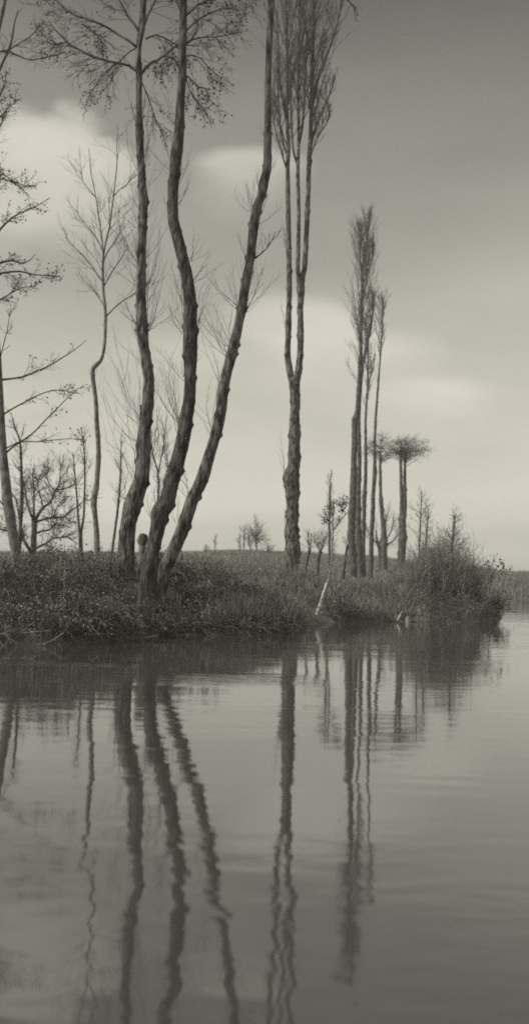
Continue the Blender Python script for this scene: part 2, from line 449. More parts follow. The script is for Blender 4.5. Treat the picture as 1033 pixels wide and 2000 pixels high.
# ------------------------------------------------------------------ water
m, t, b = new_mat('river_water', .035)
b.inputs['Base Color'].default_value = grey(.085)
b.inputs['IOR'].default_value = 2.05
b.inputs['Specular IOR Level'].default_value = .5
tcw = t.nodes.new('ShaderNodeTexCoord')
def wnoise(scale, sz, detail, dist):
    mp = t.nodes.new('ShaderNodeMapping'); mp.inputs['Scale'].default_value = sz
    nz = t.nodes.new('ShaderNodeTexNoise'); nz.inputs['Scale'].default_value = scale; nz.inputs['Detail'].default_value = detail
    nz.inputs['Distortion'].default_value = dist
    t.links.new(tcw.outputs['Object'], mp.inputs[0]); t.links.new(mp.outputs[0], nz.inputs['Vector'])
    return nz.outputs[0]
def tm(op, a, b_):
    n = t.nodes.new('ShaderNodeMath'); n.operation = op
    for i, v in enumerate((a, b_)):
        if isinstance(v, (int, float)): n.inputs[i].default_value = v
        else: t.links.new(v, n.inputs[i])
    return n.outputs[0]
w1 = wnoise(3.0, (.6, 1.2, 1), 3, .3)      # ripples
w2 = wnoise(.45, (.7, 1.2, 1), 1, 0)          # slow swell
patch = wnoise(.22, (.35, 1.6, 1), 2, 0)
mr = t.nodes.new('ShaderNodeMapRange'); t.links.new(patch, mr.inputs[0]); mr.inputs[1].default_value = .45; mr.inputs[2].default_value = .65; mr.inputs[3].default_value = .45; mr.inputs[4].default_value = 1.9
sxyz = t.nodes.new('ShaderNodeSeparateXYZ'); t.links.new(tcw.outputs['Object'], sxyz.inputs[0])
def bump1(v, c, w):
    q = tm('DIVIDE', tm('SUBTRACT', v, c), w)
    return tm('MAXIMUM', tm('SUBTRACT', 1.0, tm('MULTIPLY', q, q)), 0.0)
w3 = wnoise(5.5, (.35, 1.3, 1), 3, .2)         # gusts ruffling two patches near the bank
gust = tm('ADD', tm('MULTIPLY', bump1(sxyz.outputs[1], 15.8, .55), bump1(sxyz.outputs[0], -3.4, 2.6)),
          tm('MULTIPLY', bump1(sxyz.outputs[1], 13.9, 1.0), bump1(sxyz.outputs[0], -.5, 1.3)))
hgt = tm('ADD', tm('ADD', tm('MULTIPLY', tm('MULTIPLY', w1, mr.outputs[0]), .0034), tm('MULTIPLY', w2, .003)), tm('MULTIPLY', tm('MULTIPLY', w3, gust), .014))
bp = t.nodes.new('ShaderNodeBump'); bp.inputs['Distance'].default_value = 1.0; bp.inputs['Strength'].default_value = 1.0
t.links.new(hgt, bp.inputs['Height']); t.links.new(bp.outputs[0], b.inputs['Normal'])
WATER = m
a = Acc(); a.raw([(-600, -600, 0), (600, -600, 0), (600, 300, 0), (-600, 300, 0)], [(0, 1, 2, 3)])
tag(a.build('water', WATER, smooth=False), kind='structure')

def base_of(rows):
    """root the stem: carry it down into the ground where the traced foot ends above it"""
    x, y, z, r = rows[0][:4]
    g = float(ground_z(x, y))
    if z > g - .1:
        rows.insert(0, (x, y, g - .2, r * 1.08))
    return (x, y, g)
def add_limb(parent, rows, mat, name='branch', sides=7, step=.12, rough=.08, seed=1, knots=0):
    acc = Acc(); R = trunk_mesh(acc, rows, sides, step, rough, knots=knots, seed=seed, knot_amp=.5)
    acc.build(name, mat, parent)
    return R
def side_twigs(acc, rnd, R, n, Ln, r, depth=1, t0=.15, ang=.9, up=.06, wig=.12, nch=4, ratio=.5, droop=0, tips=None):
    """twigs leaving a limb along its length"""
    m = len(R)
    for i in range(n):
        t = t0 + (1 - t0) * rnd.random(); k = min(m - 2, int(t * (m - 1)))
        T = nrm(R[k + 1, :3] - R[k, :3]); d = rot_about(T, np.array((rnd.gauss(0, 1), rnd.gauss(0, 1), rnd.gauss(0, 1))), ang * rnd.uniform(.5, 1.3))
        d = d + np.array((0, 0, -droop))
        grow(acc, rnd, R[k, :3], d, Ln * rnd.uniform(.4, 1.1) * (1.15 - .5 * t), r, depth, wig, up - droop * .12, nch, .55, ratio, 5, 3, .4, .0028, tips)

# ---- the three leaning trunks on the near bank ---------------------------------
def shoots_from(acc, rnd, R, lst, r=.0065):
    """lst: (py, side, n, length_m)"""
    for (py, side, n, Ln) in lst:
        zz = H + (HY - py) / F * R[0, 1]
        k = int(np.argmin(np.abs(R[:, 2] - zz))); p = R[k, :3] + np.array((side * R[k, 3] * .95, rnd.uniform(-.3, .3) * R[k, 3], 0))
        fan(acc, rnd, p, side, n, Ln, r)
def given_from(lst, d, big):
    return [(H + (HY - py) / F * d, 0.0 if side > 0 else math.pi, big * (.7 + .04 * n), .9) for (py, side, n, Ln) in lst]

# left trunk
D1 = 26.2
T1 = [(240,1150,36),(243,1125,34),(246,1093,33),(251,1025,30),(260,984,34),(274,943,29),(280,903,28),(281,862,27),(284.5,821,24),(289.7,781,23),(290.7,740,21),(284,690,19.5),(278.5,651,22),(276,598,20),(276.8,525,17.6),(277.5,477,17),(280,404,18),(281,390,18),(278.5,363,15.5),(275.5,315,14.5),(273,266,15),(272,218,12.5),(272,145,12.5),(270.5,97,11),(278,48,13),(279.8,10,12),(281,-40,11),(278,-120,9),(282,-220,7),(280,-330,3.5)]
K1 = [(985,-1,4,.7),(945,-1,9,2.2),(905,1,8,1.6),(880,-1,8,1.6),(826,-1,14,1.9),(800,1,3,1.0),(720,-1,8,1.5),(648,1,16,1.6),(640,-1,7,1.2),(600,1,6,1.2),(525,-1,12,1.9),(500,1,6,1.3),(370,1,7,1.3),(400,-1,5,1.1),(330,-1,4,.9),(262,-1,4,.8),(250,1,4,.8),(560,-1,7,1.4),(575,1,8,1.4),(450,-1,6,1.2),(430,1,5,1.0),(310,1,5,.9)]
rows = px_line(T1, D1); G_LEAN = 'three leaning poplars at the water\'s edge'
t1 = empty('poplar_tree', base_of(rows), 'leftmost of three tall leaning poplars, with side branches forking near its top', 'tree', G_LEAN)
a = Acc(); R1 = trunk_mesh(a, rows, 30, .035, .075, knots=60, knot_amp=.17, ksize=.42, given=given_from(K1, D1, .32), seed=3, flare=.25); a.build('trunk', BARK, t1)
rnd = random.Random(11); a = Acc(); shoots_from(a, rnd, R1, K1)
limbs1 = [[(272,145,6),(266,138,5.5),(252,128,5),(227,123,4.6),(184,111,4.3),(160,99,3.8),(140,90,3.5),(122,72,3),(108,58,2.4),(96,40,1.6)],
 [(271,96,6),(255,82,5),(232,68,4.6),(212,55,4.4),(194,46,4),(168,36,3.8),(145,29,3.6),(118,8,3.2),(90,-18,2.5),(60,-35,1.5)],
 [(276,145,6),(284,134,5.5),(296,122,5),(310,116,4.6),(339,94,4.2),(360,84,3.8),(378,77,3.5),(400,72,3),(421,72,2.6),(445,68,2.2),(468,62,1.5)],
 [(274,66,6),(262,46,5),(250,32,4.5),(240,12,4),(226,-10,3),(205,-40,2)],
 [(280,54,5.5),(288,32,4.6),(294,20,4.2),(302,4,4),(320,-30,3),(350,-70,2)],
 [(285,76,4),(305,68,3.4),(322,74,3),(344,88,2.4),(352,100,1.6)],
 [(160,46,3),(172,54,2.6),(184,63,2.5),(197,80,2),(208,93,1.6)],
 [(267,94,3.4),(254,100,2.8),(238,116,2.5),(220,130,2.3),(200,150,2),(184,172,1.5),(172,190,1.0)],
 [(276,158,3),(284,176,2.6),(291,194,2.3),(299,218,2),(306,246,1.4)],
 [(140,90,2.4),(128,82,2.2),(112,86,1.8),(98,78,1.2)],
 [(281,-60,5),(250,-100,4),(200,-140,3),(140,-170,1.5)],[(281,-70,5),(320,-110,4),(370,-150,3),(420,-170,1.5)],[(278,-140,4),(310,-190,3),(335,-250,2)],[(278,-150,4),(245,-200,3),(225,-260,2)]]
nd = []
for i, q in enumerate(limbs1):
    R = add_limb(t1, px_line(q, D1, .12, i), BARKD, seed=i)
    side_twigs(a, rnd, R, int(5 + 13 * len(q) / 6), 1.1, .007, 2, .25, .85, .04, .10, 4, .5, droop=.35 if i < 10 else .0, tips=nd)
a.build('crown', TWIG, t1)
b_ = Acc(); leaves(b_, rnd, nd, 1000, .032, .06, 0); b_.build('catkins', LEAF, t1, smooth=False)

# middle trunk
D2 = 24.5
T2 = [(284,1215,44),(287,1186,40),(290,1139,34),(295,1093,29),(305,1046,28),(314,1000,35),(325,984,31),(335,943,30),(346,903,29),(357,862,27.5),(363,821,27),(370,781,24),(372,740,23),(371.5,670,28),(371.5,622,26.5),(370,574,24),(362,525,23),(350,477,22),(339,428,21),(338,380,21),(338.5,363,21),(341,339,20.5),(346,290,22),(351,242,19),(353,194,16.5),(356.5,145,15.5),(357,97,14.5),(358,48,14.5),(358.5,10,13.5),(357,-40,13),(352,-110,11),(356,-200,9),(352,-310,4)]
K2 = [(1018,-1,4,.8),(920,-1,14,1.3),(832,-1,14,1.7),(645,-1,9,1.3),(640,1,9,1.2),(455,-1,4,.9),(250,-1,5,.9),(520,1,5,.9),(700,1,3,.8),(560,1,4,.8),(740,-1,6,1.1),(400,1,4,.8),(340,-1,4,.8),(360,1,3,.7),(600,-1,6,1.0),(985,-1,3,.7)]
rows = px_line(T2, D2)
t2 = empty('poplar_tree', base_of(rows), 'dark leaning poplar in the middle of the three, bowed to the left halfway up', 'tree', G_LEAN)
a = Acc(); R2 = trunk_mesh(a, rows, 32, .035, .075, knots=60, knot_amp=.17, ksize=.42, given=given_from(K2, D2, .26), seed=5, flare=.2); a.build('trunk', BARKM, t2)
rnd = random.Random(12); a = Acc(); shoots_from(a, rnd, R2, K2)
limbs2 = [[(352,138,4.4),(346,124,3.6),(338,114,3),(329,113,2.5),(318,122,2),(310,134,1.4)],
 [(361,146,4),(370,152,3.4),(380,162,3),(388,170,2.6),(400,172,2),(412,176,1.3)],
 [(363,86,4.4),(372,80,4),(383,60,3.4),(388,36,3),(386,8,2.6),(392,-20,2)],
 [(364,60,4),(384,40,3.6),(410,26,3.2),(440,16,2.4),(470,22,1.5)],
 [(364,30,4),(390,8,3.6),(430,-10,3.2),(470,-20,2.6),(486,0,1.8)],
 [(363,150,3),(371,176,2.4),(378,192,2.2),(392,206,1.8),(404,222,1.1)],
 [(362,110,3.4),(376,108,3),(392,114,2.6),(404,128,2),(412,138,1.4)],
 [(352,20,4),(340,-10,3.4),(322,-36,3)],
 [(357,-70,5),(400,-110,4),(450,-140,2)],[(352,-130,5),(310,-170,4),(280,-230,2)],[(354,-160,4),(390,-220,3),(410,-280,2)]]
nd = []
for i, q in enumerate(limbs2):
    R = add_limb(t2, px_line(q, D2, .12, 40 + i), BARKD, seed=i + 20)
    side_twigs(a, rnd, R, int(4 + 8 * len(q) / 6), .95, .007, 2, .2, .85, .03, .10, 4, .5, droop=.4 if i < 8 else 0, tips=nd)
a.build('crown', TWIG, t2)
b_ = Acc(); leaves(b_, rnd, nd, 1000, .032, .06, 0); b_.build('catkins', LEAF, t2, smooth=False)

# right trunk
D3 = 25.2
T3 = [(292,1210,48),(299,1175,44),(309,1139,38),(322,1110,26),(331,1093,25),(352,1046,26),(368,1000,25.5),(376,975,25),(392,943,24),(405,904,22.5),(415,870,21),(425,835,22.5),(432,800,21),(432.5,790,21),(435.5,766,21),(444,725,20),(454,685,20),(464,644,18),(472,603,18),(478,563,18),(486,522,17.5),(491.5,481,17),(496,441,19),(502,405,18),(511,380,17),(516,355,18),(522,325,16.5),(522.5,285,15),(523,244,14),(523.5,163,12.5),(526.5,81,12),(528.5,8,12.5),(528,-50,11),(533,-130,9),(530,-230,7),(534,-320,3)]
K3 = [(1028,-1,5,.8),(968,-1,8,1.0),(850,-1,6,1.1),(690,-1,10,1.3),(672,-1,6,1.0),(604,1,14,1.1),(600,-1,8,1.1),(503,1,5,1.0),(500,-1,4,.8),(410,-1,5,.8),(440,1,4,.8),(325,1,4,.8),(260,-1,3,.6),(380,-1,3,.6),(760,-1,6,1.0),(550,1,5,.9)]
rows = px_line(T3, D3)
t3 = empty('poplar_tree', base_of(rows), 'leaning poplar, rightmost of the three on the bank, sweeping up to the right', 'tree', G_LEAN)
a = Acc(); R3 = trunk_mesh(a, rows, 30, .035, .075, knots=60, knot_amp=.17, ksize=.42, given=given_from(K3, D3, .36), seed=8, flare=.2); a.build('trunk', BARK, t3)
rnd = random.Random(13); a = Acc(); shoots_from(a, rnd, R3, K3)
for i, q in enumerate([[(499,504,3.4),(510,495,2.6),(522,484,2),(531,470,1.6),(538,452,1.1)],
     [(528,-80,5),(570,-130,4),(620,-170,2)],[(530,-120,5),(490,-180,4),(460,-230,2)],[(532,-20,5),(580,-30,4.2),(630,-22,3.6),(670,-6,3),(690,12,2.4),(699,30,1.6)]]):
    R = add_limb(t3, px_line(q, D3, .1, 70 + i), BARKD, seed=i + 40)
    side_twigs(a, rnd, R, 6 if i == 0 else 12, .55, .006, 1 if i == 0 else 2, .4)
a.build('crown', TWIG, t3)

# hollow stump between the left and the middle trunks
rows = px_line([(277,1115,17),(278,1090,15),(278,1068,14),(277,1058,16),(276,1050,15)], 26.8)
st = empty('tree_stump', base_of(rows), 'short hollow tree stump standing between the left and middle leaning poplars', 'stump')
a = Acc(); trunk_mesh(a, rows, 16, .03, .16, knots=7, knot_amp=.5, seed=4, flare=.2); a.build('trunk', PALE, st)
a = Acc(); trunk_mesh(a, px_line([(277,1064,15),(279,1054,20),(277,1048,17),(275,1044,9)], 26.8), 16, .025, .3, knots=6, knot_amp=.5, seed=14); a.build('burl', BARKD, st)

# ---- thin crooked tree left of them ---------------------------------------------
D0 = 36.0
rows = px_line([(191,1118,14),(190.5,1110,12.5),(189.5,1052,11.5),(187,1014,10),(184,988,12),(185,970,12),(189,946,10),(192.7,897,10),(192,859,9.4),(189.5,820,9),(187.5,781,8.4),(182,740,9),(181.5,724,9),(185,716,9),(192,710,8),(198,702,7),(202,690,6),(205,670,6),(206.5,622,6),(205.5,598,5.6),(203,574,4.8),(202,549,5),(201.5,525,4.8),(203,495,4),(209,465,3.6),(215,440,3.2),(220,400,2.8),(224,368,2.3),(229,320,2),(229,280,1.6),(230,242,1.1)], D0)
t0 = empty('crooked_tree', base_of(rows), 'thin crooked bare tree with a kinked stem, left of the leaning poplars', 'tree')
a = Acc(); R = trunk_mesh(a, rows, 12, .07, .07, knots=34, knot_amp=.3, seed=21, flare=.2); a.build('trunk', PALE, t0)
a = Acc(); rnd = random.Random(21); side_twigs(a, rnd, R[int(len(R) * .62):], 15, 1.5, .008, 1, .0, .55, .05)
side_twigs(a, rnd, R[:int(len(R) * .62)], 16, .8, .008, 0, .15, .6, .1)
for i, q in enumerate([[(201,520,3.6),(202,495,3.2),(199,460,3),(194,428,2.6),(190,400,2.2),(185,370,1.9),(178,335,1.6),(174,290,1.1)],
   [(202,550,3.2),(192,538,2.8),(180,520,2.4),(168,506,2.2),(154,490,1.9),(140,477,1.6),(128,462,1.0)],
   [(208,618,3.4),(222,603,3),(240,588,2.6),(262,574,2),(275,562,1.3)],
   [(203,560,3),(214,540,2.6),(226,520,2.2),(240,500,1.8),(250,478,1.1)],
   [(203,495,2.6),(192,470,2.3),(178,450,2),(160,430,1.5),(150,410,1)],
   [(205,600,2.4),(196,585,2),(184,566,1.7),(172,556,1.1)],
   [(222,384,2.4),(232,372,2),(246,362,1.7),(258,345,1)],
   [(201,515,2.8),(212,490,2.4),(230,465,2),(236,440,1.4)],
   [(186,384,2),(176,372,1.7),(162,352,1.4),(158,330,.9)]]):
    R = add_limb(t0, px_line(q, D0, .2, 90 + i), PALE, seed=i, sides=5)
    side_twigs(a, rnd, R, int(3 + len(q) * 1.5), 1.25, .0055, 1, .2, .6, .06, .1, 4, .5)
a.build('crown', TWIG, t0)

# ---- tree at the left edge -------------------------------------------------------
DL = 26.5
rows = px_line([(33,1135,19),(31,1112,17),(30,1080,17),(25,1040,18.5),(20,1005,21),(16,984,20),(12,940,19),(8,903,17),(5,860,16),(3,821,14.5),(1,770,13),(-1,740,13),(-3,690,11.5),(-10,620,11),(-18,540,10.5),(-24,450,10),(-26,360,9.5),(-22,270,9),(-14,200,9),(-6,150,8.5),(-8,90,9),(-2,55,9),(5,25,9),(10,0,8.5),(20,-60,7),(24,-140,5),(30,-230,2.5)], DL)
tl = empty('alder_tree', base_of(rows), 'pale trunked tree at the left edge of the picture with budded drooping branches', 'tree')
a = Acc(); RL = trunk_mesh(a, rows, 18, .06, .05, knots=14, knot_amp=.15, seed=31, flare=.15); a.build('trunk', PALE, tl)
a = Acc(); rnd = random.Random(31); nd = []
LL = [[(2,742,5),(20,740,4),(45,736,3.6),(75,724,3.2),(98,714,2.8),(120,700,2.2),(145,684,1.7),(170,664,1.1)],
 [(4,812,4),(22,800,3.2),(50,785,2.6),(85,768,2.2),(115,762,1.7),(150,768,1.1)],
 [(8,890,4),(22,876,3.6),(42,862,3.2),(66,845,2.8),(90,820,2.4),(115,795,2),(140,770,1.6),(165,752,1)],
 [(14,875,2.6),(42,862,2.4),(70,863,2.1),(100,860,1.8),(135,857,1.4),(170,860,1)],
 [(-24,470,6),(-8,458,5),(8,440,4.4),(24,426,3.8),(40,416,3.2),(60,408,2.6),(80,398,2),(98,386,1.2)],
 [(-22,530,6),(-6,518,5),(6,512,4.4),(25,509,3.6),(45,515,2.8),(60,508,2),(70,496,1.2)],
 [(-20,545,6),(-4,535,5),(14,532,4.2),(40,530,3.4),(66,536,2.6),(95,538,2),(118,540,1.1)],
 [(-20,600,4),(-4,588,3.4),(14,578,2.8),(34,566,2.2),(56,560,1.7),(78,566,1)],
 [(-25,370,5),(-10,356,4),(6,349,3),(25,356,2.6),(40,366,2),(54,380,1.4)],
 [(-25,350,4),(-10,345,3.4),(8,340,2.6),(22,352,2.2),(46,362,1.8),(66,364,1.2)],
 [(-10,165,7),(0,135,6),(8,118,5.4),(17,98,5),(24,80,3.4),(28,50,2.6),(36,20,1.8)],
 [(17,99,4),(30,106,3.2),(48,114,2.8),(66,117,2.6),(88,112,2.3),(110,108,2),(128,100,1.4)],
 [(17,98,3.6),(30,90,3),(46,80,2.2),(66,66,1.8),(78,48,1.2)],
 [(-12,108,4),(4,100,4),(17,98,3.6)],
 [(-18,250,4),(-6,232,3.4),(8,222,2.6),(20,208,2),(36,196,1.3)],
 [(-18,235,4),(-6,200,3.4),(4,180,2.8),(10,160,2),(14,140,1.3)],
 [(-22,300,4),(-8,262,3.4),(4,240,2.8),(10,225,2),(22,212,1.3)],
 [(1,700,2.6),(8,672,2),(16,640,1.7),(22,600,1)],
 [(16,1000,4),(6,985,3),(-8,970,2.6),(-30,955,2)],[(14,1037,3.4),(2,1034,3),(-14,1024,2.4)],
 [(-14,660,5),(-40,620,4),(-80,590,3)],[(-26,400,5),(-60,360,4),(-100,330,3)],[(-20,200,5),(-60,150,4),(-90,90,3)]]
for i, q in enumerate(LL):
    R = add_limb(tl, px_line(q, DL, .12, 120 + i), BARKD, seed=i, sides=6)
    dense = 4 <= i <= 9
    nn = 15 if dense else (9 if i in (10, 11, 12, 13, 17, 18, 19) else 13)
    mine = [] ; side_twigs(a, rnd, R, nn, .55 if dense else .5, .006, 1, .12, .9, .03, .14, 4, .5, tips=mine)
    if i not in (10, 12, 13, 17, 18, 19): nd += mine * (2 if dense else 1)
a.build('crown', TWIG, tl)
b_ = Acc(); leaves(b_, rnd, nd, 1500, .030, .05, 0); b_.build('leaves', LEAF, tl, smooth=False)

# second stem behind it
rows = px_line([(36,1095,10),(38,1070,9),(41.6,1014,7.5),(43.6,955,6.5),(42.5,920,5.5),(41.6,888,5),(39.7,862,4),(34,845,3),(29,832,2.4),(22,805,1.2)], 42)
ts = empty('thin_tree', base_of(rows), 'slender twiggy tree just right of the pale tree at the left edge', 'tree')
a = Acc(); R = trunk_mesh(a, rows, 10, .08, .08, knots=14, knot_amp=.35, seed=33); a.build('trunk', BARKD, ts)
a = Acc(); rnd = random.Random(33); side_twigs(a, rnd, R, 60, .95, .010, 2, .12, .8, .06, .15, 4, .5); a.build('crown', TWIG, ts)

# ---- oak on the slope ---------------------------------------------------------------
DO = 60.0
rows = px_line([(64,1096,17),(64.5,1087,13),(66,1070,11),(67,1050,10.5),(68,1033,10.5),(68,1022,12),(67.5,1011,11)], DO)
to = empty('oak_tree', base_of(rows), 'spreading bare oak with gnarled level limbs on the far slope at left', 'tree')
a = Acc(); R = trunk_mesh(a, rows, 12, .15, .08, knots=8, knot_amp=.25, seed=41, flare=.3); a.build('trunk', BARKD, to)
a = Acc(); rnd = random.Random(41)
for i, q in enumerate([[(68,1074,5),(80,1066,4.4),(93,1060,4),(104,1052,3.6),(118,1050,3.2),(132,1049,2.8),(142,1055,2),(152,1063,1.3)],
  [(72,1041,4.5),(84,1037,4),(97,1035,3.6),(103,1029,3),(107,1025,2.4),(116,1022,1.6),(128,1030,1)],
  [(72,1019,5.4),(88,1014,5),(104,1011,4.6),(118,1011,4),(127,1009,3.6),(138,999,3),(150,990,2.4),(164,979,1.6),(178,976,1)],
  [(71,1014,6.5),(77,1002,6),(83,994,5.4),(91,987,5),(98,983,4.6),(104,970,3.6),(109,958,3),(116,945,2.6),(118,926,2),(122,905,1.2)],
  [(109,960,3),(100,950,2.6),(95,940,2.2),(92,925,1.8),(100,912,1.2)],
  [(66,1014,6),(60,1002,5),(56,990,4),(52,970,3.2),(49,952,2.6),(42,930,1.8),(36,905,1)],
  [(67,1010,5),(67,985,4),(67,956,3.2),(65,930,2.4),(68,905,1.4)],
  [(62,1080,8),(56,1070,7),(50,1060,6.4),(42,1050,6),(34,1042,4),(24,1036,2.6),(10,1030,1.6)],
  [(84,993,3.6),(82,978,3),(78,962,2.4),(74,945,1.6),(80,925,1)],
  [(106,1013,3),(108,1000,2.4),(113,990,2.2),(122,978,1.8),(132,968,1.2)],
  [(110,957,2.6),(122,955,2),(136,952,1.6),(146,945,1)],[(130,1010,2.2),(136,1018,1.6),(146,1020,1)],
  [(48,1056,5),(42,1030,3.6),(36,1000,2.6),(30,970,1.6)]]):
    R = add_limb(to, px_line(q, DO, 1.2, 160 + i), BARKD, seed=i, sides=7, step=.2, rough=.12)
    side_twigs(a, rnd, R, int(len(q) * 4.5), 1.7, .016, 2, .2, .8, .05, .2, 4, .52)
a.build('crown', TWIGD, to)

# ---- tall slender trees on the slope -------------------------------------------------
def slender(name, label, rows, d, limbs, ntw, Ln, seed, mat=None, ang=.6, t0=.3, up=.08, depth=2, knots=20, kamp=.4, r=.014, group=None, nch=4, droop=0):
    tr = empty(name, base_of(rows), label, 'tree', group)
    a = Acc(); R = trunk_mesh(a, rows, 9, .12, .09, knots=knots, knot_amp=kamp, seed=seed); a.build('trunk', mat or BARKD, tr)
    a = Acc(); rnd = random.Random(seed); side_twigs(a, rnd, R, ntw, Ln, r, depth, t0, ang, up, .12, nch, .5, droop)
    for i, q in enumerate(limbs):
        Q = add_limb(tr, px_line(q, d, .3, seed + i), mat or BARKD, seed=i, sides=6, step=.15)
        side_twigs(a, rnd, Q, max(3, ntw // 2), Ln, r, depth, t0, ang, up, .12, nch, .5, droop)
    a.build('crown', TWIGD, tr)
    return tr
slender('forked_tree', 'slender tree forking low into two straight stems, just left of the crooked tree', px_line([(159,1092,10),(158.7,1077,9),(158,1050,8),(160,1035,5),(164.5,1004,4.5),(165.5,970,4),(166.5,936,3.6),(166,894,3),(162,860,2.2),(160,838,1.2)], 62), 62,
   [[(157,1044,5),(155,1025,4.4),(153,1004,4),(149.5,955,3.4),(146,920,3),(145,903,2.6),(143,885,1.4)]], 26, 1.5, 51, ang=.75, t0=.6, kamp=.3)
slender('ivy_tree', 'thin leaning ivy clad tree on the skyline left of the leaning poplars', px_line([(218,1095,6),(219.5,1080,5.6),(224,1045,5.4),(227.7,1016,5),(232,980,4.6),(235,943,4),(236.6,895,2.4),(237,862,1.2)], 70), 70, [], 34, 1.3, 52, t0=.45, knots=40, kamp=.7)
slender('thin_tree', 'thin bare tree seen between the left and middle leaning poplars', px_line([(309,1060,5),(309,1010,5),(309,981,4.6),(310,955,4),(308.7,925,3.8),(304,905,3),(298,880,2),(296,850,1.2)], 55), 55,
   [[(309,930,3),(314,900,2.4),(320,870,2),(322,840,1.2)]], 24, 1.5, 53, t0=.35)

# ---- forked poplar in the centre -------------------------------------------------------
DF = 53.0
rows = px_line([(571,1150,27),(571,1140,24),(571,1120,21),(571,1096,25),(571.7,1072,30),(570,1058,26),(569.6,1044,28),(570,1020,23),(570.5,1009,25),(571,974,25),(569.5,945,31),(568,935,32),(572,915,24),(574,905,24),(574.6,870,22),(575,850,24),(575,835,21),(576,800,18),(576,785,20),(576,766,19.5),(575,752,21),(575,738,19)], DF)
tf = empty('poplar_tree', base_of(rows), 'tall central poplar whose knobbly trunk forks into three stems', 'tree')
a = Acc(); trunk_mesh(a, rows, 28, .05, .08, knots=90, knot_amp=.22, seed=61, flare=.12, ksize=.30); a.build('trunk', BARK, tf)
LF = [[(571,748,13),(566,725,13.5),(562,700,12),(561.5,685,12),(562.5,660,11),(563,636,13),(564,600,10),(565,563,10.5),(564.5,520,10),(564,481,10),(563,440,10),(562.6,400,9),(562,360,9),(561.6,325,8.5),(563,285,7.6),(561,240,7),(560,203,6.4),(561,140,5.4),(560,80,4.8),(558,10,4),(560,-80,3),(558,-200,1.5)],
 [(579,748,13),(583,725,13),(586,690,12),(587,644,12.5),(586.6,603,11),(587.6,570,15),(588,552,14),(592,535,10.5),(595,522,10),(596,500,10),(597,481,10),(599,440,9.5),(600.5,400,9.6),(602,366,9),(603,330,8.6),(604,305,9),(606,270,8),(607,244,8),(608,200,7.4),(609,163,7),(612,81,6),(614,0,5),(616,-90,3.4),(614,-210,1.5)],
 [(586,566,10),(583,548,9),(581.6,522,8.5),(582.5,481,8),(583,440,7.6),(583,400,7.4),(582,360,7),(581.5,325,7),(583,285,6),(583,240,5.4),(582,180,5),(584,110,4.4),(583,30,3.6),(585,-70,2.6),(584,-170,1.2)]]
a = Acc(); rnd = random.Random(61)
def brush(a, rnd, R, tlo, thi, n, Ln, r, lean=.33, depth=2, rm=.004):
    """near-upright Lombardy poplar branches hugging a stem"""
    m = len(R)
    for i in range(n):
        t = tlo + (thi - tlo) * ((i + rnd.random()) / n) ** .9; k = min(m - 2, int(t * (m - 1)))
        th = rnd.uniform(0, 2 * math.pi); l_ = lean * rnd.uniform(.6, 1.5)
        d = np.array((math.cos(th) * l_, math.sin(th) * l_, 1.0))
        rem = R[-1, 2] - R[k, 2]
        grow(a, rnd, R[k, :3], d, min(Ln * rnd.uniform(.5, 1.1) * (1.1 - .35 * (t - tlo)), rem * rnd.uniform(.5, 1.05) + .45), r * rnd.uniform(.6, 1.2), depth, .07, .07, 7, .38, .5, 6, 4, .3, rm, t0=.12)
for i, q in enumerate(LF):
    R = add_limb(tf, px_line(q, DF, .0 if i < 2 else .25, 5 + i), BARK, 'stem', sides=14, step=.08, rough=.07, seed=60 + i, knots=34)
    brush(a, rnd, R, .47 if i < 2 else .4, .98, 40 if i < 2 else 26, 4.6, .028, .27, 2)
for i, q in enumerate([[(606,290,6),(612,262,5),(620,240,4.4),(632,212,3.8),(645,180,3),(655,150,2)],
    [(605,310,4),(613,285,3.4),(624,262,3),(638,240,2.2),(646,222,1.4)],
    [(610,205,7),(614,185,7.4),(622,150,6.4),(634,120,5),(648,80,4),(660,40,3),(668,0,2)],
    [(560,330,4.4),(554,312,3.8),(546,285,3.4),(538,255,3),(534,225,2.2),(531,190,1.5)],
    [(580,320,5),(573,295,4.4),(570,262,4),(568,220,3.4),(567,170,2.6),(566,110,1.8)],
    [(584,282,5),(590,250,4.4),(594,200,4),(597,140,3.2),(598,80,2.4)],
    [(559,300,4),(551,270,3.6),(546,230,3),(543,180,2.4),(541,110,1.6)],
    [(561,240,4),(552,200,3.6),(546,150,3),(543,90,2.4),(541,20,1.6)]]):
    R = add_limb(tf, px_line(q, DF, .4, 220 + i), BARKD, 'branch', sides=7, step=.12, seed=70 + i)
    brush(a, rnd, R, .12, .95, 10, 2.1, .018, .3, 2)
for k, (py, side, n_, L_) in enumerate([(925,-1,6,1.2),(1045,-1,4,.9),(640,-1,4,.8),(480,-1,5,1.0),(900,1,3,1.2),(1100,1,3,.8)]):
    p = P({925:556,1045:557,640:556,480:557,900:586,1100:584}[py], py, DF); fan(a, rnd, p, side * .4, n_, L_ * 1.5, .012)
a.build('crown', TWIGD, tf)

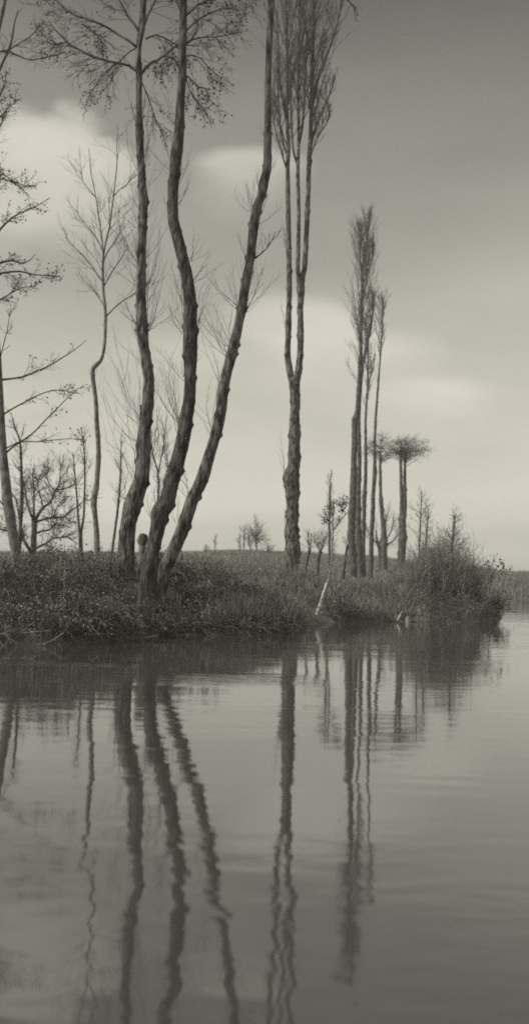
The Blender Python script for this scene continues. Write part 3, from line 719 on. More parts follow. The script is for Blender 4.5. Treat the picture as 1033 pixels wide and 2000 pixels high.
# ---- the row of poplars beyond -----------------------------------------------------------
DR = 87.0; G_ROW = 'poplars in the row right of centre'
def lombardy(label, stems, d, tlo, n, Ln, seed, lean=.22, extra=(), knots=60, group=G_ROW, r=.035, mat=None, kamp=.45):
    rows = px_line(stems, d); tr = empty('poplar_tree', base_of(rows), label, 'tree', group)
    a = Acc(); R = trunk_mesh(a, rows, 14, .12, .1, knots=knots, knot_amp=kamp, seed=seed, flare=.1); a.build('trunk', mat or BARKF, tr)
    a = Acc(); rnd = random.Random(seed); brush(a, rnd, R, tlo, .98, n, Ln, r, lean)
    brush(a, rnd, R, .15, tlo, 14, 1.2, .012, .25, 1)
    for i, q in enumerate(extra):
        Q = add_limb(tr, px_line(q, d, .3, seed + i), BARKF, 'branch', sides=8, step=.15, seed=seed + i)
        brush(a, rnd, Q, .1, .97, int(n * .55), Ln * .8, r * .8, lean)
    a.build('crown', TWIGF, tr)
    return tr
lombardy('tallest and thickest poplar of the row right of centre, its crown reaching highest', [(688,1140,19),(689,1131,17),(688,1109,17),(687,1070,15.5),(686,1037,15.5),(687.5,1000,14),(689,964,13.5),(690,930,12.5),(690.7,892,11.5),(692,855,11),(692.5,820,11.5),(695,815,13),(697,807,10),(699,785,9),(700,766,9),(702,725,7.4),(703,706,9),(704,685,7),(704.6,650,6.4),(705,616,6),(707,562,5.4),(706.5,535,4.8),(710,500,4),(714,475,3.4),(718,455,3),(721.5,432,2.2),(723,408,1.2)], DR, .60, 30, 4.4, 71, .24,
   extra=[[(706,534,3.6),(704,515,3.2),(702.5,495,3),(702.8,467,2.4),(700.6,440,1.5)],[(709,575,3),(714,553,2.6),(718,538,2.2),(722,522,2),(728,498,1.6),(731,478,1)]])
lombardy('ivy clad poplar pressed against the right side of the tallest poplar of the row', [(704.5,1137,17),(704,1125,16),(703,1109,15),(701,1070,12.5),(699.5,1037,11.5),(699.5,1000,10.5),(699.5,964,9.5),(701,925,8.6),(701.6,892,8),(700.5,850,7.6),(700,820,7.6),(703,766,6),(708,715,5),(713,690,4.6),(717,666,4.4),(722,648,4),(725,634,3.4),(727.6,600,2.6),(728.5,570,1.3)], DR + 2.0, .66, 28, 3.6, 72, .26)
lombardy('slender poplar third from the left in the row, with a thin forked top', [(711,1138,8.4),(710.5,1130,7.6),(709.5,1073,7.4),(709,1050,9),(710.6,1000,7.6),(711,980,8.4),(713.6,928,6.4),(713.8,892,6),(713.5,850,4.8),(713.5,820,4.4),(715,790,4),(717.6,751,3.4),(718,720,2.8),(718.5,697,2.6),(719,670,1.6)], DR + 5, .72, 14, 2.2, 73, .26, extra=[[(717.6,762,2.4),(722,742,2),(728,720,1.7),(732,697,1)]], r=.025)
lombardy('thin straight poplar at the right end of the row, with a small faint plume', [(723.5,1139,11),(723,1130,10),(724.5,1073,9.4),(725.5,1040,8.4),(727.7,1000,9),(728.5,965,7.6),(731,928,8.4),(731.5,900,6.6),(731,874,6),(732,845,5),(733,820,5),(735.5,785,4.2),(738,751,4.4),(740.5,720,3.2),(743,688,3),(745,660,2.6),(746.4,634,2.2),(746,607,1.6),(748,578,1)], DR - 4, .76, 18, 2.6, 74, .26, r=.022)

# ---- pollards with round heads -----------------------------------------------------------
def head(a, rnd, c, rx, rz, n, ln, r=.03, flat=0.0, depth=2):
    """dense twiggy head: curved shoots thrown out from the stem top"""
    for i in range(n):
        th = rnd.uniform(0, 2 * math.pi); ph = rnd.uniform(-.25, 1.2)
        d = np.array((math.cos(th) * math.cos(ph) * rx, math.sin(th) * math.cos(ph) * rx, math.sin(ph) * rz))
        grow(a, rnd, np.array(c) + d * .1, d, ln * np.linalg.norm(d) / max(rx, rz) * rnd.uniform(.6, 1.0), r, depth, .22, .02, 6, .8, .5, 5, 4, .35, .006)
def dome(a, rnd, root, c, rx, rz, n, tw):
    """rounded head: limbs reach from the stem top into a dome, each ending in a spray of twigs"""
    for i in range(n):
        th = rnd.uniform(0, 2 * math.pi); rr = rnd.random() ** .5 * (1 + .35 * math.sin(th * 3 + rx * 9)); zz = rnd.uniform(-.65, 1.0) * math.sqrt(max(.05, 1 - rr * rr * .85))
        e = np.array(c) + np.array((math.cos(th) * rr * rx, math.sin(th) * rr * rx, zz * rz)); root = np.array(root)
        hd = rr * rx; s0 = np.array((root[0], root[1], min(max(e[2] - hd * rnd.uniform(.0, .9), root[2] - .3), c[2] + rz * .5)))
        m1 = s0 * .5 + e * .5 + np.array((rnd.gauss(0, .15), rnd.gauss(0, .15), .12 + rnd.gauss(0, .12)))
        a.tube([s0, s0 * .5 + m1 * .5 + rnd.gauss(0, .04), m1, m1 * .45 + e * .55 + rnd.gauss(0, .06), e], [.03, .024, .018, .013, .009], 4)
        dd = nrm(e - m1 + np.array((0, 0, .15)))
        for k in range(6): grow(a, rnd, (m1 * .5 + e * .5) if k > 3 else e, dd * .7 + np.array((rnd.gauss(0, .8), rnd.gauss(0, .8), rnd.gauss(0, .5))), tw * rnd.uniform(.3, .8), .012, 1, .2, .0, 4, .7, .5, 4, 3, .4, .005)
DP = 111.0; G_POL = 'pair of round headed poplars beyond the row'
rows = px_line([(750,1135,15),(750,1120,13),(750,1100,12),(750,1073,11.5),(749.5,1037,10),(747,1018,9),(745,1000,7.6),(744,982,8.4),(743,964,6),(742.5,940,6),(742,914,5),(742,895,3.6),(743,875,2)], DP)
tp = empty('pollard_tree', base_of(rows), 'single stemmed round headed tree close to the right end of the poplar row', 'tree', G_POL)
a = Acc(); trunk_mesh(a, rows, 12, .15, .1, knots=50, knot_amp=.4, seed=81); a.build('trunk', BARKF, tp)
a = Acc(); rnd = random.Random(81)
dome(a, rnd, P(742.5, 915, DP), P(743, 882, DP), 1.15, 1.8, 52, 1.35)
a.build('crown', TWIGF, tp)
rows = px_line([(783.5,1125,17),(784,1102,16),(784.5,1075,15),(785.5,1055,15.5),(785.5,1022,13.5),(785.5,1005,12)], DP)
tp = empty('pollard_tree', base_of(rows), 'twin stemmed tree with a flat mushroom shaped twiggy head, furthest right of the tall trees', 'tree', G_POL)
a = Acc(); trunk_mesh(a, rows, 14, .15, .1, knots=40, knot_amp=.35, seed=82); a.build('trunk', BARKF, tp)
add_limb(tp, px_line([(783,1010,8),(783.5,982,6.6),(783,955,6.6),(782.5,928,5.8),(782,905,5),(782,892,4.4),(783,880,3)], DP), BARKF, 'stem', 9, .15, .1, 83, 24)
add_limb(tp, px_line([(789,1010,9),(790.5,982,7.4),(790,955,7),(790,928,6.2),(790.5,908,5),(792,892,4.6),(794,880,3)], DP + .6), BARKF, 'stem', 9, .15, .1, 84, 24)
a = Acc(); rnd = random.Random(82)
dome(a, rnd, P(782, 903, DP), P(780, 884, DP), 1.1, 1.3, 40, 1.3)
dome(a, rnd, P(792, 905, DP + .6), P(799, 882, DP + .6), 1.55, 1.35, 66, 1.35)
a.build('crown', TWIGF, tp)

# ---- smaller trees and pollard willows ------------------------------------------------------
def spreading(name, label, rows, d, limbs, n, Ln, seed, cat='tree', mat=None, up=.05, ang=.7, r=.016, depth=2, group=None, t0=.3, knots=6):
    tr = empty(name, base_of(rows), label, cat, group)
    a = Acc(); R = trunk_mesh(a, rows, 9, .1, .1, knots=knots, knot_amp=.4, seed=seed); a.build('trunk', mat or BARKF, tr)
    a = Acc(); rnd = random.Random(seed)
    side_twigs(a, rnd, R, n, Ln, r, depth, t0, ang, up, .14, 5, .55)
    for i, q in enumerate(limbs):
        Q = add_limb(tr, px_line(q, d, .4, seed + i), mat or BARKF, seed=i, sides=6, step=.15)
        side_twigs(a, rnd, Q, n, Ln, r, depth, .2, ang, up, .14, 5, .55)
    a.build('crown', TWIGF, tr)
    return tr
spreading('willow_tree', 'round bushy bare willow behind the two round headed trees', px_line([(742,1110,7),(741,1088,6),(740,1073,6),(738,1062,5),(735,1050,4),(734,1035,2.4)], 120), 120,
   [[(741,1072,4),(752,1056,3.4),(762,1040,2.6),(768,1022,1.6)],[(741,1074,4),(756,1064,3.4),(770,1054,2.4),(778,1042,1.4)],[(740,1066,3.4),(746,1045,3),(752,1025,2.2),(754,1005,1.2)],[(738,1062,3.4),(730,1056,3),(722,1046,2),(718,1036,1)]], 14, 2.6, 91)
# white-stemmed sapling at the waterline
DB = 32.9
rows = px_line([(613,1216,5.6),(617,1206,5.6),(621,1192,5.6),(625.6,1180,6.6),(628,1171,5.4),(630.5,1164,6.6),(633,1155,6.4),(635.5,1148,6.4),(638,1139,5.6)], DB)
tb = empty('birch_tree', base_of(rows), 'slight crooked tree at the waterline, its lower stem bare and bright white', 'tree')
a = Acc(); trunk_mesh(a, rows, 12, .03, .07, knots=9, knot_amp=.3, seed=95); a.build('trunk', BIRCH, tb)
UP = add_limb(tb, px_line([(639,1145,4.6),(640.5,1136,4.6),(642,1131,4),(645,1114,4),(647,1100,3.6),(648,1085,3.6),(648.3,1070,3.2),(649.5,1048,3),(650,1032,3),(650,1015,2.4),(648.7,1006,2),(646,992,1.4),(645,978,.9)], DB), WITHYB, 'stem', 9, .04, .07, 96, 14)
a = Acc(); rnd = random.Random(95); nd = []
for i, q in enumerate([[(650,1036,2.6),(656,1029,2.4),(662,1020,2.1),(666,1015,2),(672,1008,1.6),(677,1002,1)],[(649,1007,1.8),(652,1000,1.6),(654,990,1)],[(648,1020,1.2),(642,1016,1),(634,1014,.7),(628,1010,.5)],[(666,1015,1.2),(668,1003,1),(667,990,.8),(672,975,.5)]]):
    Q = add_limb(tb, px_line(q, DB, .05, 97 + i), BARKD, 'branch', 5, .06)
    side_twigs(a, rnd, Q, 9, .42, .005, 1, .2, .8, .06, tips=nd if i else None)
side_twigs(a, rnd, UP, 22, .42, .005, 1, .3, .7, .08)
a.build('crown', TWIG, tb)
b_ = Acc(); rs = np.random.RandomState(5)
for (px_, py_, s_, n_) in [(667,985,.10,120),(672,976,.08,70),(659,982,.06,50),(641,990,.05,40),(635,1018,.05,60),(643,1003,.06,50),(668,997,.05,50),(660,1015,.05,25)]:
    leaf_quads(b_, P(px_, py_, DB) + rs.normal(0, s_, (n_, 3)), rs, .03)
b_.build('leaves', LEAF, tb, smooth=False)
lombardy('small upright poplar with a plume like crown behind the white stemmed tree', [(643.5,1100,5),(643,1085,4.6),(643,1060,4.4),(643,1030,4),(643.5,1005,3.4),(643,985,3),(643.5,965,2.2),(644.5,945,1.6),(646,930,1)], 62, .42, 16, 1.3, 98, .22, knots=20, group=None, r=.014, mat=BARKD)

def pollard(label, trunk, d, seed, n=12, ln=.9):
    rows = px_line(trunk, d); tr = empty('pollard_willow', base_of(rows), label, 'tree', 'small pollard willows right of the forked poplar')
    a = Acc(); R = trunk_mesh(a, rows, 12, .05, .12, knots=10, knot_amp=.4, seed=seed, flare=.2); a.build('trunk', BARKD, tr)
    a = Acc(); rnd = random.Random(seed)
    for i in range(n):
        th = rnd.uniform(0, 6.28); d_ = np.array((math.cos(th) * rnd.uniform(.2, 1), math.sin(th) * .6, rnd.uniform(.35, 1.2)))
        grow(a, rnd, R[-1, :3] + rnd.uniform(-.05, .05), d_, ln * rnd.uniform(.6, 1.1), .012, 1, .1, .1, 4, .5, .45, 5, 3, .4, .004)
    a.build('crown', TWIGD, tr)
pollard('short pollard willow with a small tufted head, nearer the forked poplar', [(597,1140,7),(597,1120,6),(598,1105,5),(600,1092,4.6),(603,1080,5),(604,1074,6)], 44, 101)
pollard('stouter pollard willow with a knuckled head, between the forked poplar and the white stemmed tree', [(615,1150,13),(618,1130,10),(620,1112,7),(622,1095,6),(624,1083,6),(626,1077,9)], 44, 102, 18)
pollard('dark leaning pollard stump at the left foot of the tallest poplar', [(668,1140,8),(670,1120,7),(673,1100,6),(676,1080,5),(678,1066,6)], 60, 103, 8, .7)

# distant trees along the skyline
G_SKY = 'distant trees on the skyline left of the forked poplar'
def skytree(label, trunk, rx, rz, n, seed, d=150, ln=3.2, limbs=(), name='distant_tree', flat=0, r=.03):
    rows = px_line(trunk, d); tr = empty(name, base_of(rows), label, 'tree', G_SKY)
    a = Acc(); R = trunk_mesh(a, rows, 8, .3, .08, seed=seed); a.build('trunk', BARKF, tr)
    a = Acc(); rnd = random.Random(seed)
    side_twigs(a, rnd, R, n, ln, r, 2, .3, .7, .05, .12, 5, .5)
    if rx: head(a, rnd, R[int(len(R) * .55), :3], rx, rz, n, ln, r * .8)
    a.build('crown', TWIGF, tr)
skytree('distant bare tree with a rounded crown on the skyline', [(500.5,1088,3.4),(501,1078,3),(501,1060,2.6),(501,1045,2),(501,1028,1)], 1.2, 1.6, 26, 111)
skytree('thin straight distant tree just left of the round one on the skyline', [(475.5,1088,2.6),(476,1078,2.4),(476.5,1058,2),(477,1040,1.6),(477,1033,.8)], 0, 0, 16, 112, ln=1.6)
skytree('faint spindly distant tree beside the straight one', [(470,1085,1.2),(469,1068,1),(466,1052,.6)], 0, 0, 12, 113, ln=1.6)
skytree('faint small distant tree with a round top, right of the leaning poplars', [(402,1092,1.6),(402,1078,1.3),(402,1064,.8)], .5, .6, 9, 114, ln=1.0, r=.02)
skytree('faint thin distant tree, tallest of the small ones right of the leaning poplars', [(420,1092,1.6),(420.5,1070,1.2),(421,1048,.8)], 0, 0, 16, 115, ln=1.0, r=.02)
skytree('low twiggy distant tree close to the left side of the forked poplar', [(523,1088,1.6),(523,1076,1.3),(524,1066,.8)], .6, .5, 10, 116, ln=1.4, r=.02)
skytree('small leafless distant tree touching the left edge of the round skyline tree', [(489,1090,1.8),(488,1072,1.4),(485,1050,.8)], 0, 0, 16, 117, ln=1.7)

# ---- shrubs on the point -----------------------------------------------------------------
DW = 38.4
slender('sapling', 'tall sparse sapling standing at the left of the willow thicket', px_line([(818,1110,4),(818,1080,3.4),(819.5,1040,3),(821,1005,2.4),(822,982,1.8),(823,962,1)], DW + 1), DW + 1, [], 46, .75, 121, ang=.95, t0=.15, up=.03, r=.007, kamp=.2)
slender('sapling', 'second sparse sapling between the tall one and the cone shaped tree', px_line([(831,1110,4),(831.5,1073,3.2),(833,1040,2.8),(835,1012,2),(837,990,1)], DW + .6), DW + .6, [], 42, .7, 122, ang=.95, t0=.15, up=.03, r=.007, kamp=.2)
slender('cone_tree', 'cone shaped bare tree with level branches rising from the thicket at the point', px_line([(881,1130,6),(882,1080,4.6),(884,1050,4),(886,1028,3),(888,1004,1.4)], DW + .3), DW + .3, [], 90, .8, 123, ang=1.15, t0=.25, up=.02, r=.008, kamp=.2)
def thicket(label, name, cx_list, d, n, hgt, seed, lean=.5, r=.008, leafy=600, mat=None):
    c0 = P(cx_list[0][0], 0, d); tr = empty(name, (c0[0], d, float(ground_z(c0[0], d))), label, 'shrub')
    a = Acc(); rnd = random.Random(seed); nd = []
    for i in range(n):
        px_, w_ = rnd.choice(cx_list); x = P(px_ + rnd.gauss(0, w_), 0, d)[0]; y = d + rnd.gauss(0, .55)
        if shore_dist(x, y) < .05: y = d + .5; 
        if shore_dist(x, y) < 0: continue
        z = float(ground_z(x, y)); u = (x / y * F + CX)
        hh = hgt(u) * rnd.uniform(.38, 1.05)
        if hh < .15: continue
        th = rnd.uniform(0, 6.28)
        grow(a, rnd, (x, y, z - .05), (math.cos(th) * lean * rnd.random() + .12, math.sin(th) * lean * .6, 1.0), hh, r, 2, .11, .04, 5, .55, .42, 6, 3, .35, .0028, nd, .15)
    a.build('stems', mat or WITHY, tr)
    if leafy:
        b_ = Acc(); leaves(b_, rnd, nd, leafy, .03, .05); b_.build('leaves', BLEAF, tr, smooth=False)
    return tr
def hw(u):      # height of the willow thicket along the picture, metres above ground
    top = np.interp(u, [755, 775, 800, 820, 845, 862, 880, 900, 915, 935, 960, 976], [1150, 1118, 1094, 1082, 1064, 1054, 1058, 1068, 1084, 1106, 1128, 1165])
    return max(.2, H + (HY - float(top)) / F * DW + .15 - .65)
thicket('large rounded thicket of bare willow shoots on the point of the bank', 'willow_bush', [(800,14),(825,16),(850,18),(875,18),(900,16),(925,14),(945,10),(870,40)], DW, 900, hw, 131, .5, r=.006, leafy=4200)
# leafy bush on the tip
tr = empty('leafy_bush', P(962, 1150, 39.6), 'small bush with broad leaves topping the right end of the point', 'shrub')
a = Acc(); rnd = random.Random(140); nd = []
for q in [[(955,1160,2),(957,1130,1.6),(960,1112,1.4),(962,1098,1.1),(965,1086,.7)],[(957,1140,2),(950,1118,1.5),(949,1104,1.1),(951,1092,.7)],[(958,1135,2),(966,1114,1.5),(974,1104,1.1),(982,1102,.7)],[(960,1130,2),(972,1118,1.4),(982,1112,1),(988,1114,.7)],[(957,1140,1.6),(956,1120,1.2),(956,1104,.8)]]:
    R = catmull(px_line(q, 39.6, .15, 3), .05); a.tube(R[:, :3], R[:, 3], 5)
    for k in range(len(R) // 3, len(R), 1): nd.append(R[k, :3])
    side_twigs(a, rnd, R, 6, .3, .004, 0, .4, tips=nd)
a.build('stems', WITHY, tr); b_ = Acc(); leaves(b_, rnd, nd, 120, .05, .10); b_.build('leaves', LEAF, tr, smooth=False)
# overhanging shoots at the tip
def tipline():
    tr = empty('overhanging_shrub', P(972, 1200, 37.5), 'low leafy shrub hanging over the water at the tip of the point', 'shrub')
    a = Acc(); rnd = random.Random(141); nd = []
    for i in range(46):
        p = P(rnd.uniform(945, 972), 1205, 37.7); p[2] = .1 + rnd.random() * .25
        grow(a, rnd, p, (rnd.uniform(.0, .8), -.3, rnd.uniform(.5, 1.4)), rnd.uniform(.3, .85), .006, 1, .15, -.02, 4, .7, .5, 5, 3, .4, .003, nd)
    a.build('stems', WITHY, tr); b_ = Acc(); leaves(b_, rnd, nd, 650, .035, .04); b_.build('leaves', LEAF, tr, smooth=False)
tipline()

def flat_h(h): return lambda u: h
def shrub(label, px_, w_, d, n, h, seed, leafy=500, lean=.8, r=.006):
    thicket(label, 'shrub', [(px_, w_)], d, n, flat_h(h), seed, lean, r, leafy)
shrub('rounded twiggy shrub on the bank between the pale edge tree and the crooked tree', 140, 22, 26.0, 110, .85, 151, 1300)
shrub('small twiggy shrub on the bank just right of the crooked tree foot', 205, 14, 26.5, 60, .7, 152, 800)
shrub('ragged shrub at the far left of the bank, below the pale tree', 0, 26, 24.5, 80, .7, 153, 900)
shrub('low twiggy shrub at the right foot of the rightmost leaning poplar', 372, 20, 28.0, 80, .65, 154, 900)
shrub('loose shrub midway between the leaning poplars and the forked poplar', 450, 26, 33.0, 110, .75, 155, 1100)
shrub('thin stemmed shrub at the left foot of the forked poplar', 520, 20, 40.0, 80, 1.0, 156, 500)
shrub('tangled shrub behind the white stemmed tree, at the right foot of the forked poplar', 590, 16, 42.0, 70, .9, 157, 500)
shrub('dark shrub below the pollard willows, behind the white stemmed tree', 628, 16, 39.0, 80, .75, 158, 700)
shrub('low dark shrub at the waterline just right of the white stemmed tree', 668, 12, 33.8, 70, .45, 159, 900)

# ------------------------------------------------------------------ undergrowth on the bank
def scatter(n, u0, u1, d0, d1, seed, keep=None, dpow=1.0, edge=.03):
    rs = np.random.RandomState(seed)
    u = rs.uniform(u0, u1, n); d = d0 + (d1 - d0) * rs.random_sample(n) ** dpow
    x = (u - CX) / F * d; sd_ = shore_dist(x, d); k = sd_ > edge
    if keep is not None: k &= keep(u, d, sd_, rs)
    k &= ~((u > 225) & (u < 345) & (d < 26.3) & (sd_ > .45) & (rs.random_sample(n) < .9)) & ~((u > 598) & (u < 650) & (d < 33.9))
    x, d, u, sd_ = x[k], d[k], u[k], sd_[k]
    return x, d, ground_z(x, d), u, sd_, rs
def clumpy(s, lo, o=0.):
    return lambda u, d, sd_, rs: (nval((u - CX) / F * d, d, s, o) + rs.normal(0, .12, len(u))) > lo
def blades(acc, x, y, z, rs, h, w, lean=.35):
    n = len(x); hh = h * rs.uniform(.35, 1.15, n); th = rs.uniform(0, 2 * math.pi, n); ln = lean * hh * rs.uniform(0, 1.6, n)
    a_ = rs.uniform(0, math.pi, n); ww = w * rs.uniform(.5, 1.2, n)
    p = np.stack((x, y, z - .03), 1); s_ = np.stack((np.cos(a_) * ww, np.sin(a_) * ww * .5, np.zeros(n)), 1)
    o = np.stack((np.cos(th) * ln, np.sin(th) * ln, hh), 1); mid = np.stack((np.cos(th) * ln * .3, np.sin(th) * ln * .3, hh * .6), 1)
    V = np.stack((p - s_, p + s_, p + mid + s_ * .7, p + mid - s_ * .7, p + o), 1).reshape(-1, 3); i0 = np.arange(n)[:, None] * 5
    base = acc.n; acc.raw(V, i0 + np.array((0, 1, 2, 3))); acc.F3.append(i0 + np.array((3, 2, 4)) + base)
# short winter grass
a = Acc()
x, y, z, u, s_, rs = scatter(52000, -80, 1000, 19, 62, 201, dpow=1.1); blades(a, x, y, z, rs, .20, .012)
x, y, z, u, s_, rs = scatter(30000, -60, 1100, 60, 165, 202, dpow=.9); blades(a, x, y, z, rs, .32, .05)
tag(a.build('grass', GRASS, smooth=False), kind='stuff')
# taller dry grass by the waterline right of centre
a = Acc()
x, y, z, u, s_, rs = scatter(30000, 400, 990, 24.2, 42, 203, clumpy(.8, -.25, 3)); k = s_ < 5; blades(a, x[k], y[k], z[k], rs, .40, .010, .5)
x, y, z, u, s_, rs = scatter(14000, 400, 640, 24, 30.6, 204, clumpy(.6, -.3, 5)); k = s_ < 3.6; blades(a, x[k], y[k], z[k], rs, .62, .009, .45)
x, y, z, u, s_, rs = scatter(9000, 640, 800, 32.4, 37.5, 205); k = s_ < 3; blades(a, x[k], y[k], z[k], rs, .42, .012, .7)
tag(a.build('tall_grass', REED, smooth=False), kind='stuff')
# brambles: arching canes and small leaves
a = Acc(); b_ = Acc()
def canes(n, u0, u1, d0, d1, seed, hgt, keep=None, smax=9, leaf=9, r=.0045):
    x, y, z, u, s_, rs = scatter(n, u0, u1, d0, d1, seed, keep); k = s_ < smax; x, y, z, s_ = x[k], y[k], z[k], s_[k]
    t = np.linspace(0, 1, 7); C = []
    for i in range(len(x)):
        th = rs.uniform(0, 2 * math.pi); cl = .45 + 1.9 * max(0.0, mnoise.noise((x[i] * 1.3, y[i] * 1.3, 4.0)) + .25); L_ = hgt * rs.uniform(.4, 1.7); hh = hgt * rs.uniform(.35, 1.1) * cl
        px_ = x[i] + math.cos(th) * L_ * t; py_ = y[i] + math.sin(th) * L_ * t * .9
        if s_[i] < .8: py_ = y[i] - abs(math.sin(th)) * L_ * t * .45
        pz = z[i] + hh * (1 - (1.35 * t - .75) ** 2 / .5625) * rs.uniform(.8, 1.1) + rs.normal(0, .015, 7)
        P_ = np.stack((px_, py_, np.maximum(pz, .02)), 1); a.tube(P_, np.linspace(r, r * .5, 7), 3)
        C.append(P_[1:])
    C = np.concatenate(C); m = len(x) * leaf
    c = C[rs.randint(0, len(C), m)] + rs.normal(0, .045, (m, 3)); c[:, 2] = np.maximum(c[:, 2], .02)
    leaf_quads(b_, c, rs, .024, .3)
canes(8000, -90, 560, 18.8, 29.5, 211, .36, clumpy(.55, -.35, 1), leaf=16)
canes(1500, 100, 225, 20.0, 27, 212, .50, None, leaf=16)
canes(1800, 300, 560, 23.6, 28.6, 213, .46, None, smax=5, leaf=16)
canes(1700, 20, 420, 19.2, 24.8, 214, .5, None, smax=1.6, leaf=14)
canes(500, 650, 720, 34.8, 39, 215, .35, clumpy(.5, -.1, 2), leaf=10)
canes(1200, 380, 640, 33, 50, 216, .42, clumpy(.35, -.1, 4), leaf=12, smax=30)
canes(1000, -60, 250, 30, 46, 217, .4, clumpy(.35, .0, 6), leaf=12, smax=40)
canes(900, 815, 975, 33.8, 38.6, 218, .5, None, smax=2, leaf=14)
canes(260, 655, 700, 32.6, 34, 219, .4, None, smax=1.2, leaf=14)
tag(a.build('bramble_canes', CANE), kind='stuff')
tag(b_.build('bramble_leaves', BLEAF, smooth=False), kind='stuff')
# undergrowth along the far bank
a = Acc(); x, y, z, u, s_, rs = scatter(9000, 940, 1300, 84, 108, 221); k = s_ < 10; blades(a, x[k], y[k], z[k], rs, .75, .03, .4)
tag(a.build('far_bank_reeds', GRASS, smooth=False), kind='stuff')

# ------------------------------------------------------------------ small things
def stick(name, label, cat, q, d, mat, seed, group=None, twigs=0):
    rows = px_line(q, d, .12, seed); tr = empty(name, rows[0][:3], label, cat, group); a = Acc(); rnd = random.Random(seed)
    R = trunk_mesh(a, rows, 7, .05, .12, seed=seed); a.build('stem', mat, tr)
    if twigs:
        a = Acc(); side_twigs(a, rnd, R, twigs, .35, .004, 1, .3, .7, .0); a.build('twigs', mat, tr)
G_FB = 'dead branches hanging over the water at left'
stick('dead_branch', 'pale dead branch arching low over the water left of the leaning poplars', 'branch', [(252,1197,4),(232,1200,3.6),(212,1205,3.2),(192,1212,3),(172,1224,2.6),(150,1240,2),(140,1247,1.2)], 21.4, DEAD, 301, G_FB, 9)
stick('dead_branch', 'straight pale dead branch slanting down to the water beneath the arching one', 'branch', [(205,1210,3.4),(188,1222,3),(172,1236,2.6),(160,1250,1.8)], 21.0, DEAD, 302, G_FB, 6)
stick('dead_branch', 'long thin pale dead branch lying nearly level just above the water at far left', 'branch', [(95,1232,2.6),(70,1234,2.4),(45,1236,2.2),(22,1233,1.8),(8,1236,1.2)], 19.5, DEAD, 303, G_FB, 6)
stick('dead_branch', 'short forked dead branch dipping to the water edge left of the middle leaning poplar', 'branch', [(200,1214,2.8),(192,1230,2.4),(184,1248,2),(192,1258,1.4)], 20.6, DEAD, 304, G_FB, 5)
stick('dead_branch', 'long dead branch curving level along the waterline under the leaning poplars', 'branch', [(215,1232,2),(240,1242,2.2),(262,1246,2.4),(284,1245,2.6),(308,1243,2)], 21.9, DEAD, 305, G_FB, 5)
stick('dead_branch', 'drooping dead branch at the waterline below the left bramble bank', 'branch', [(125,1236,2.6),(104,1250,2.4),(84,1258,2),(64,1260,1.4)], 19.5, DEAD, 306, G_FB, 6)
stick('post', 'thin upright stake just right of the rightmost leaning poplar', 'post', [(356,1130,3.6),(356,1100,3.4),(355.5,1080,3.2)], 31, DEAD, 311)
stick('branch_stub', 'short bright broken stick leaning at the waterline below the thicket', 'stick', [(776,1212,4),(779,1205,5),(783,1198,4),(785,1194,2.4)], 34.1, BIRCH, 312)
bm = Acc(); c = P(796, 1211, 34.5); rs = np.random.RandomState(9)
def lump(acc, c, rx, ry, rz, seed, nu=14, nv=9):
    V = []; 
    for j in range(nv + 1):
        ph = math.pi * j / nv
        for i in range(nu):
            th = 2 * math.pi * i / nu; n_ = Vector((math.cos(th) * math.sin(ph), math.sin(th) * math.sin(ph), math.cos(ph)))
            k = 1 + .35 * mnoise.noise(n_ * 1.7 + Vector((seed, 0, 0))) ; V.append((c[0] + n_.x * rx * k, c[1] + n_.y * ry * k, c[2] + n_.z * rz * k))
    Fc = [(j * nu + i, (j + 1) * nu + i, (j + 1) * nu + (i + 1) % nu, j * nu + (i + 1) % nu) for j in range(nv) for i in range(nu)]
    acc.raw(V, Fc)
lump(bm, (c[0], c[1], .06), .092, .09, .13, 3.0)
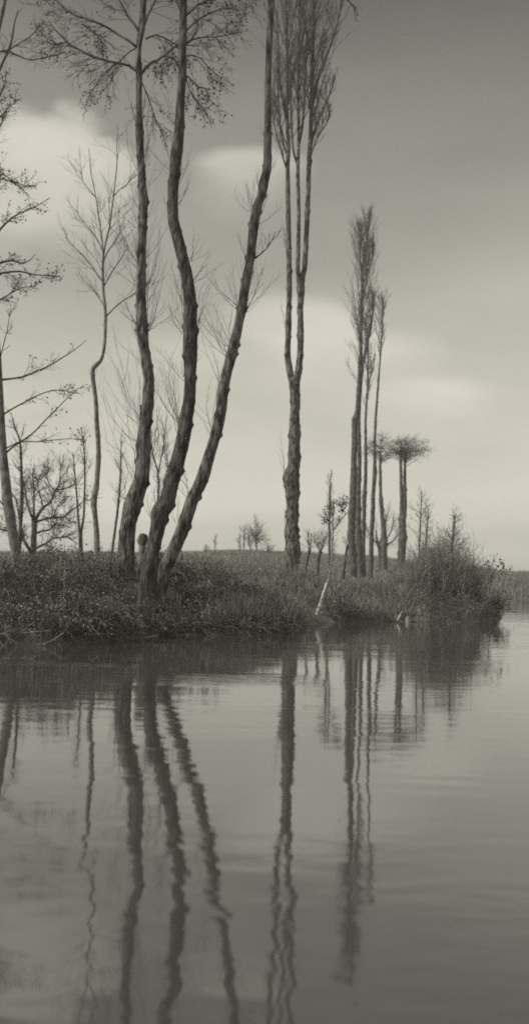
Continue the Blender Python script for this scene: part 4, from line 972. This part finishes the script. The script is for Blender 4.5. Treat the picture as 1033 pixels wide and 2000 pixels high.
tag(bm.build('stone', STONE, origin=(c[0], c[1], 0.0)), 'pale stone at the waterline right of the short bright stick', 'stone')
G_P = 'pale posts on the far bank at the right edge'
for (px_, y0, y1, w_, lab) in [(996,1171,1161,3,'leftmost of three pale posts on the far bank at right'),(1006,1172,1160,4,'thicker middle one of three pale posts on the far bank at right'),(1018,1173,1160,4,'rightmost of three pale posts on the far bank, nearest the picture edge')]:
    dd = 91.4
    stick('post', lab, 'post', [(px_, y0, w_), (px_, (y0 + y1) / 2, w_), (px_ + .4, y1, w_ * .9)], dd, DEAD, int(px_), G_P)


# roots and floating debris along the water's edge
a = Acc(); rnd = random.Random(77)
for i in range(170):
    u_ = rnd.uniform(-40, 975); dd = float(np.interp(u_, [p[0] for p in SHORE_PX[:19]], [p[1] for p in SHORE_PX[:19]])) + rnd.uniform(-.1, .5)
    p = P(u_, 0, dd); p[2] = rnd.uniform(.12, .4)
    grow(a, rnd, p, (rnd.gauss(0, .8), -.9, rnd.uniform(-.5, .5)), rnd.uniform(.3, 1.1), .008, 1, .18, -.10, 3, .6, .5, 6, 3, .4, .003)
tag(a.build('bank_roots', DEAD), kind='stuff')
# ------------------------------------------------------------------ haze
bx = Acc(); x0, x1, y0, y1, z0, z1 = -620, 620, -620, 920, -3, 42
v = [(x0,y0,z0),(x1,y0,z0),(x1,y1,z0),(x0,y1,z0),(x0,y0,z1),(x1,y0,z1),(x1,y1,z1),(x0,y1,z1)]
bx.raw(v, [(0,3,2,1),(4,5,6,7),(0,1,5,4),(1,2,6,5),(2,3,7,6),(3,0,4,7)])
hm = bpy.data.materials.new('haze_air'); hm.use_nodes = True; ht = hm.node_tree
ht.nodes.remove(ht.nodes['Principled BSDF'])
pv = ht.nodes.new('ShaderNodeVolumePrincipled'); pv.inputs['Color'].default_value = (.9, .9, .88, 1); pv.inputs['Density'].default_value = HAZE
pv.inputs['Anisotropy'].default_value = .1
ht.links.new(pv.outputs[0], ht.nodes['Material Output'].inputs['Volume'])
hz = bx.build('haze', hm, smooth=False); tag(hz, kind='stuff'); hz.display_type = 'WIRE'
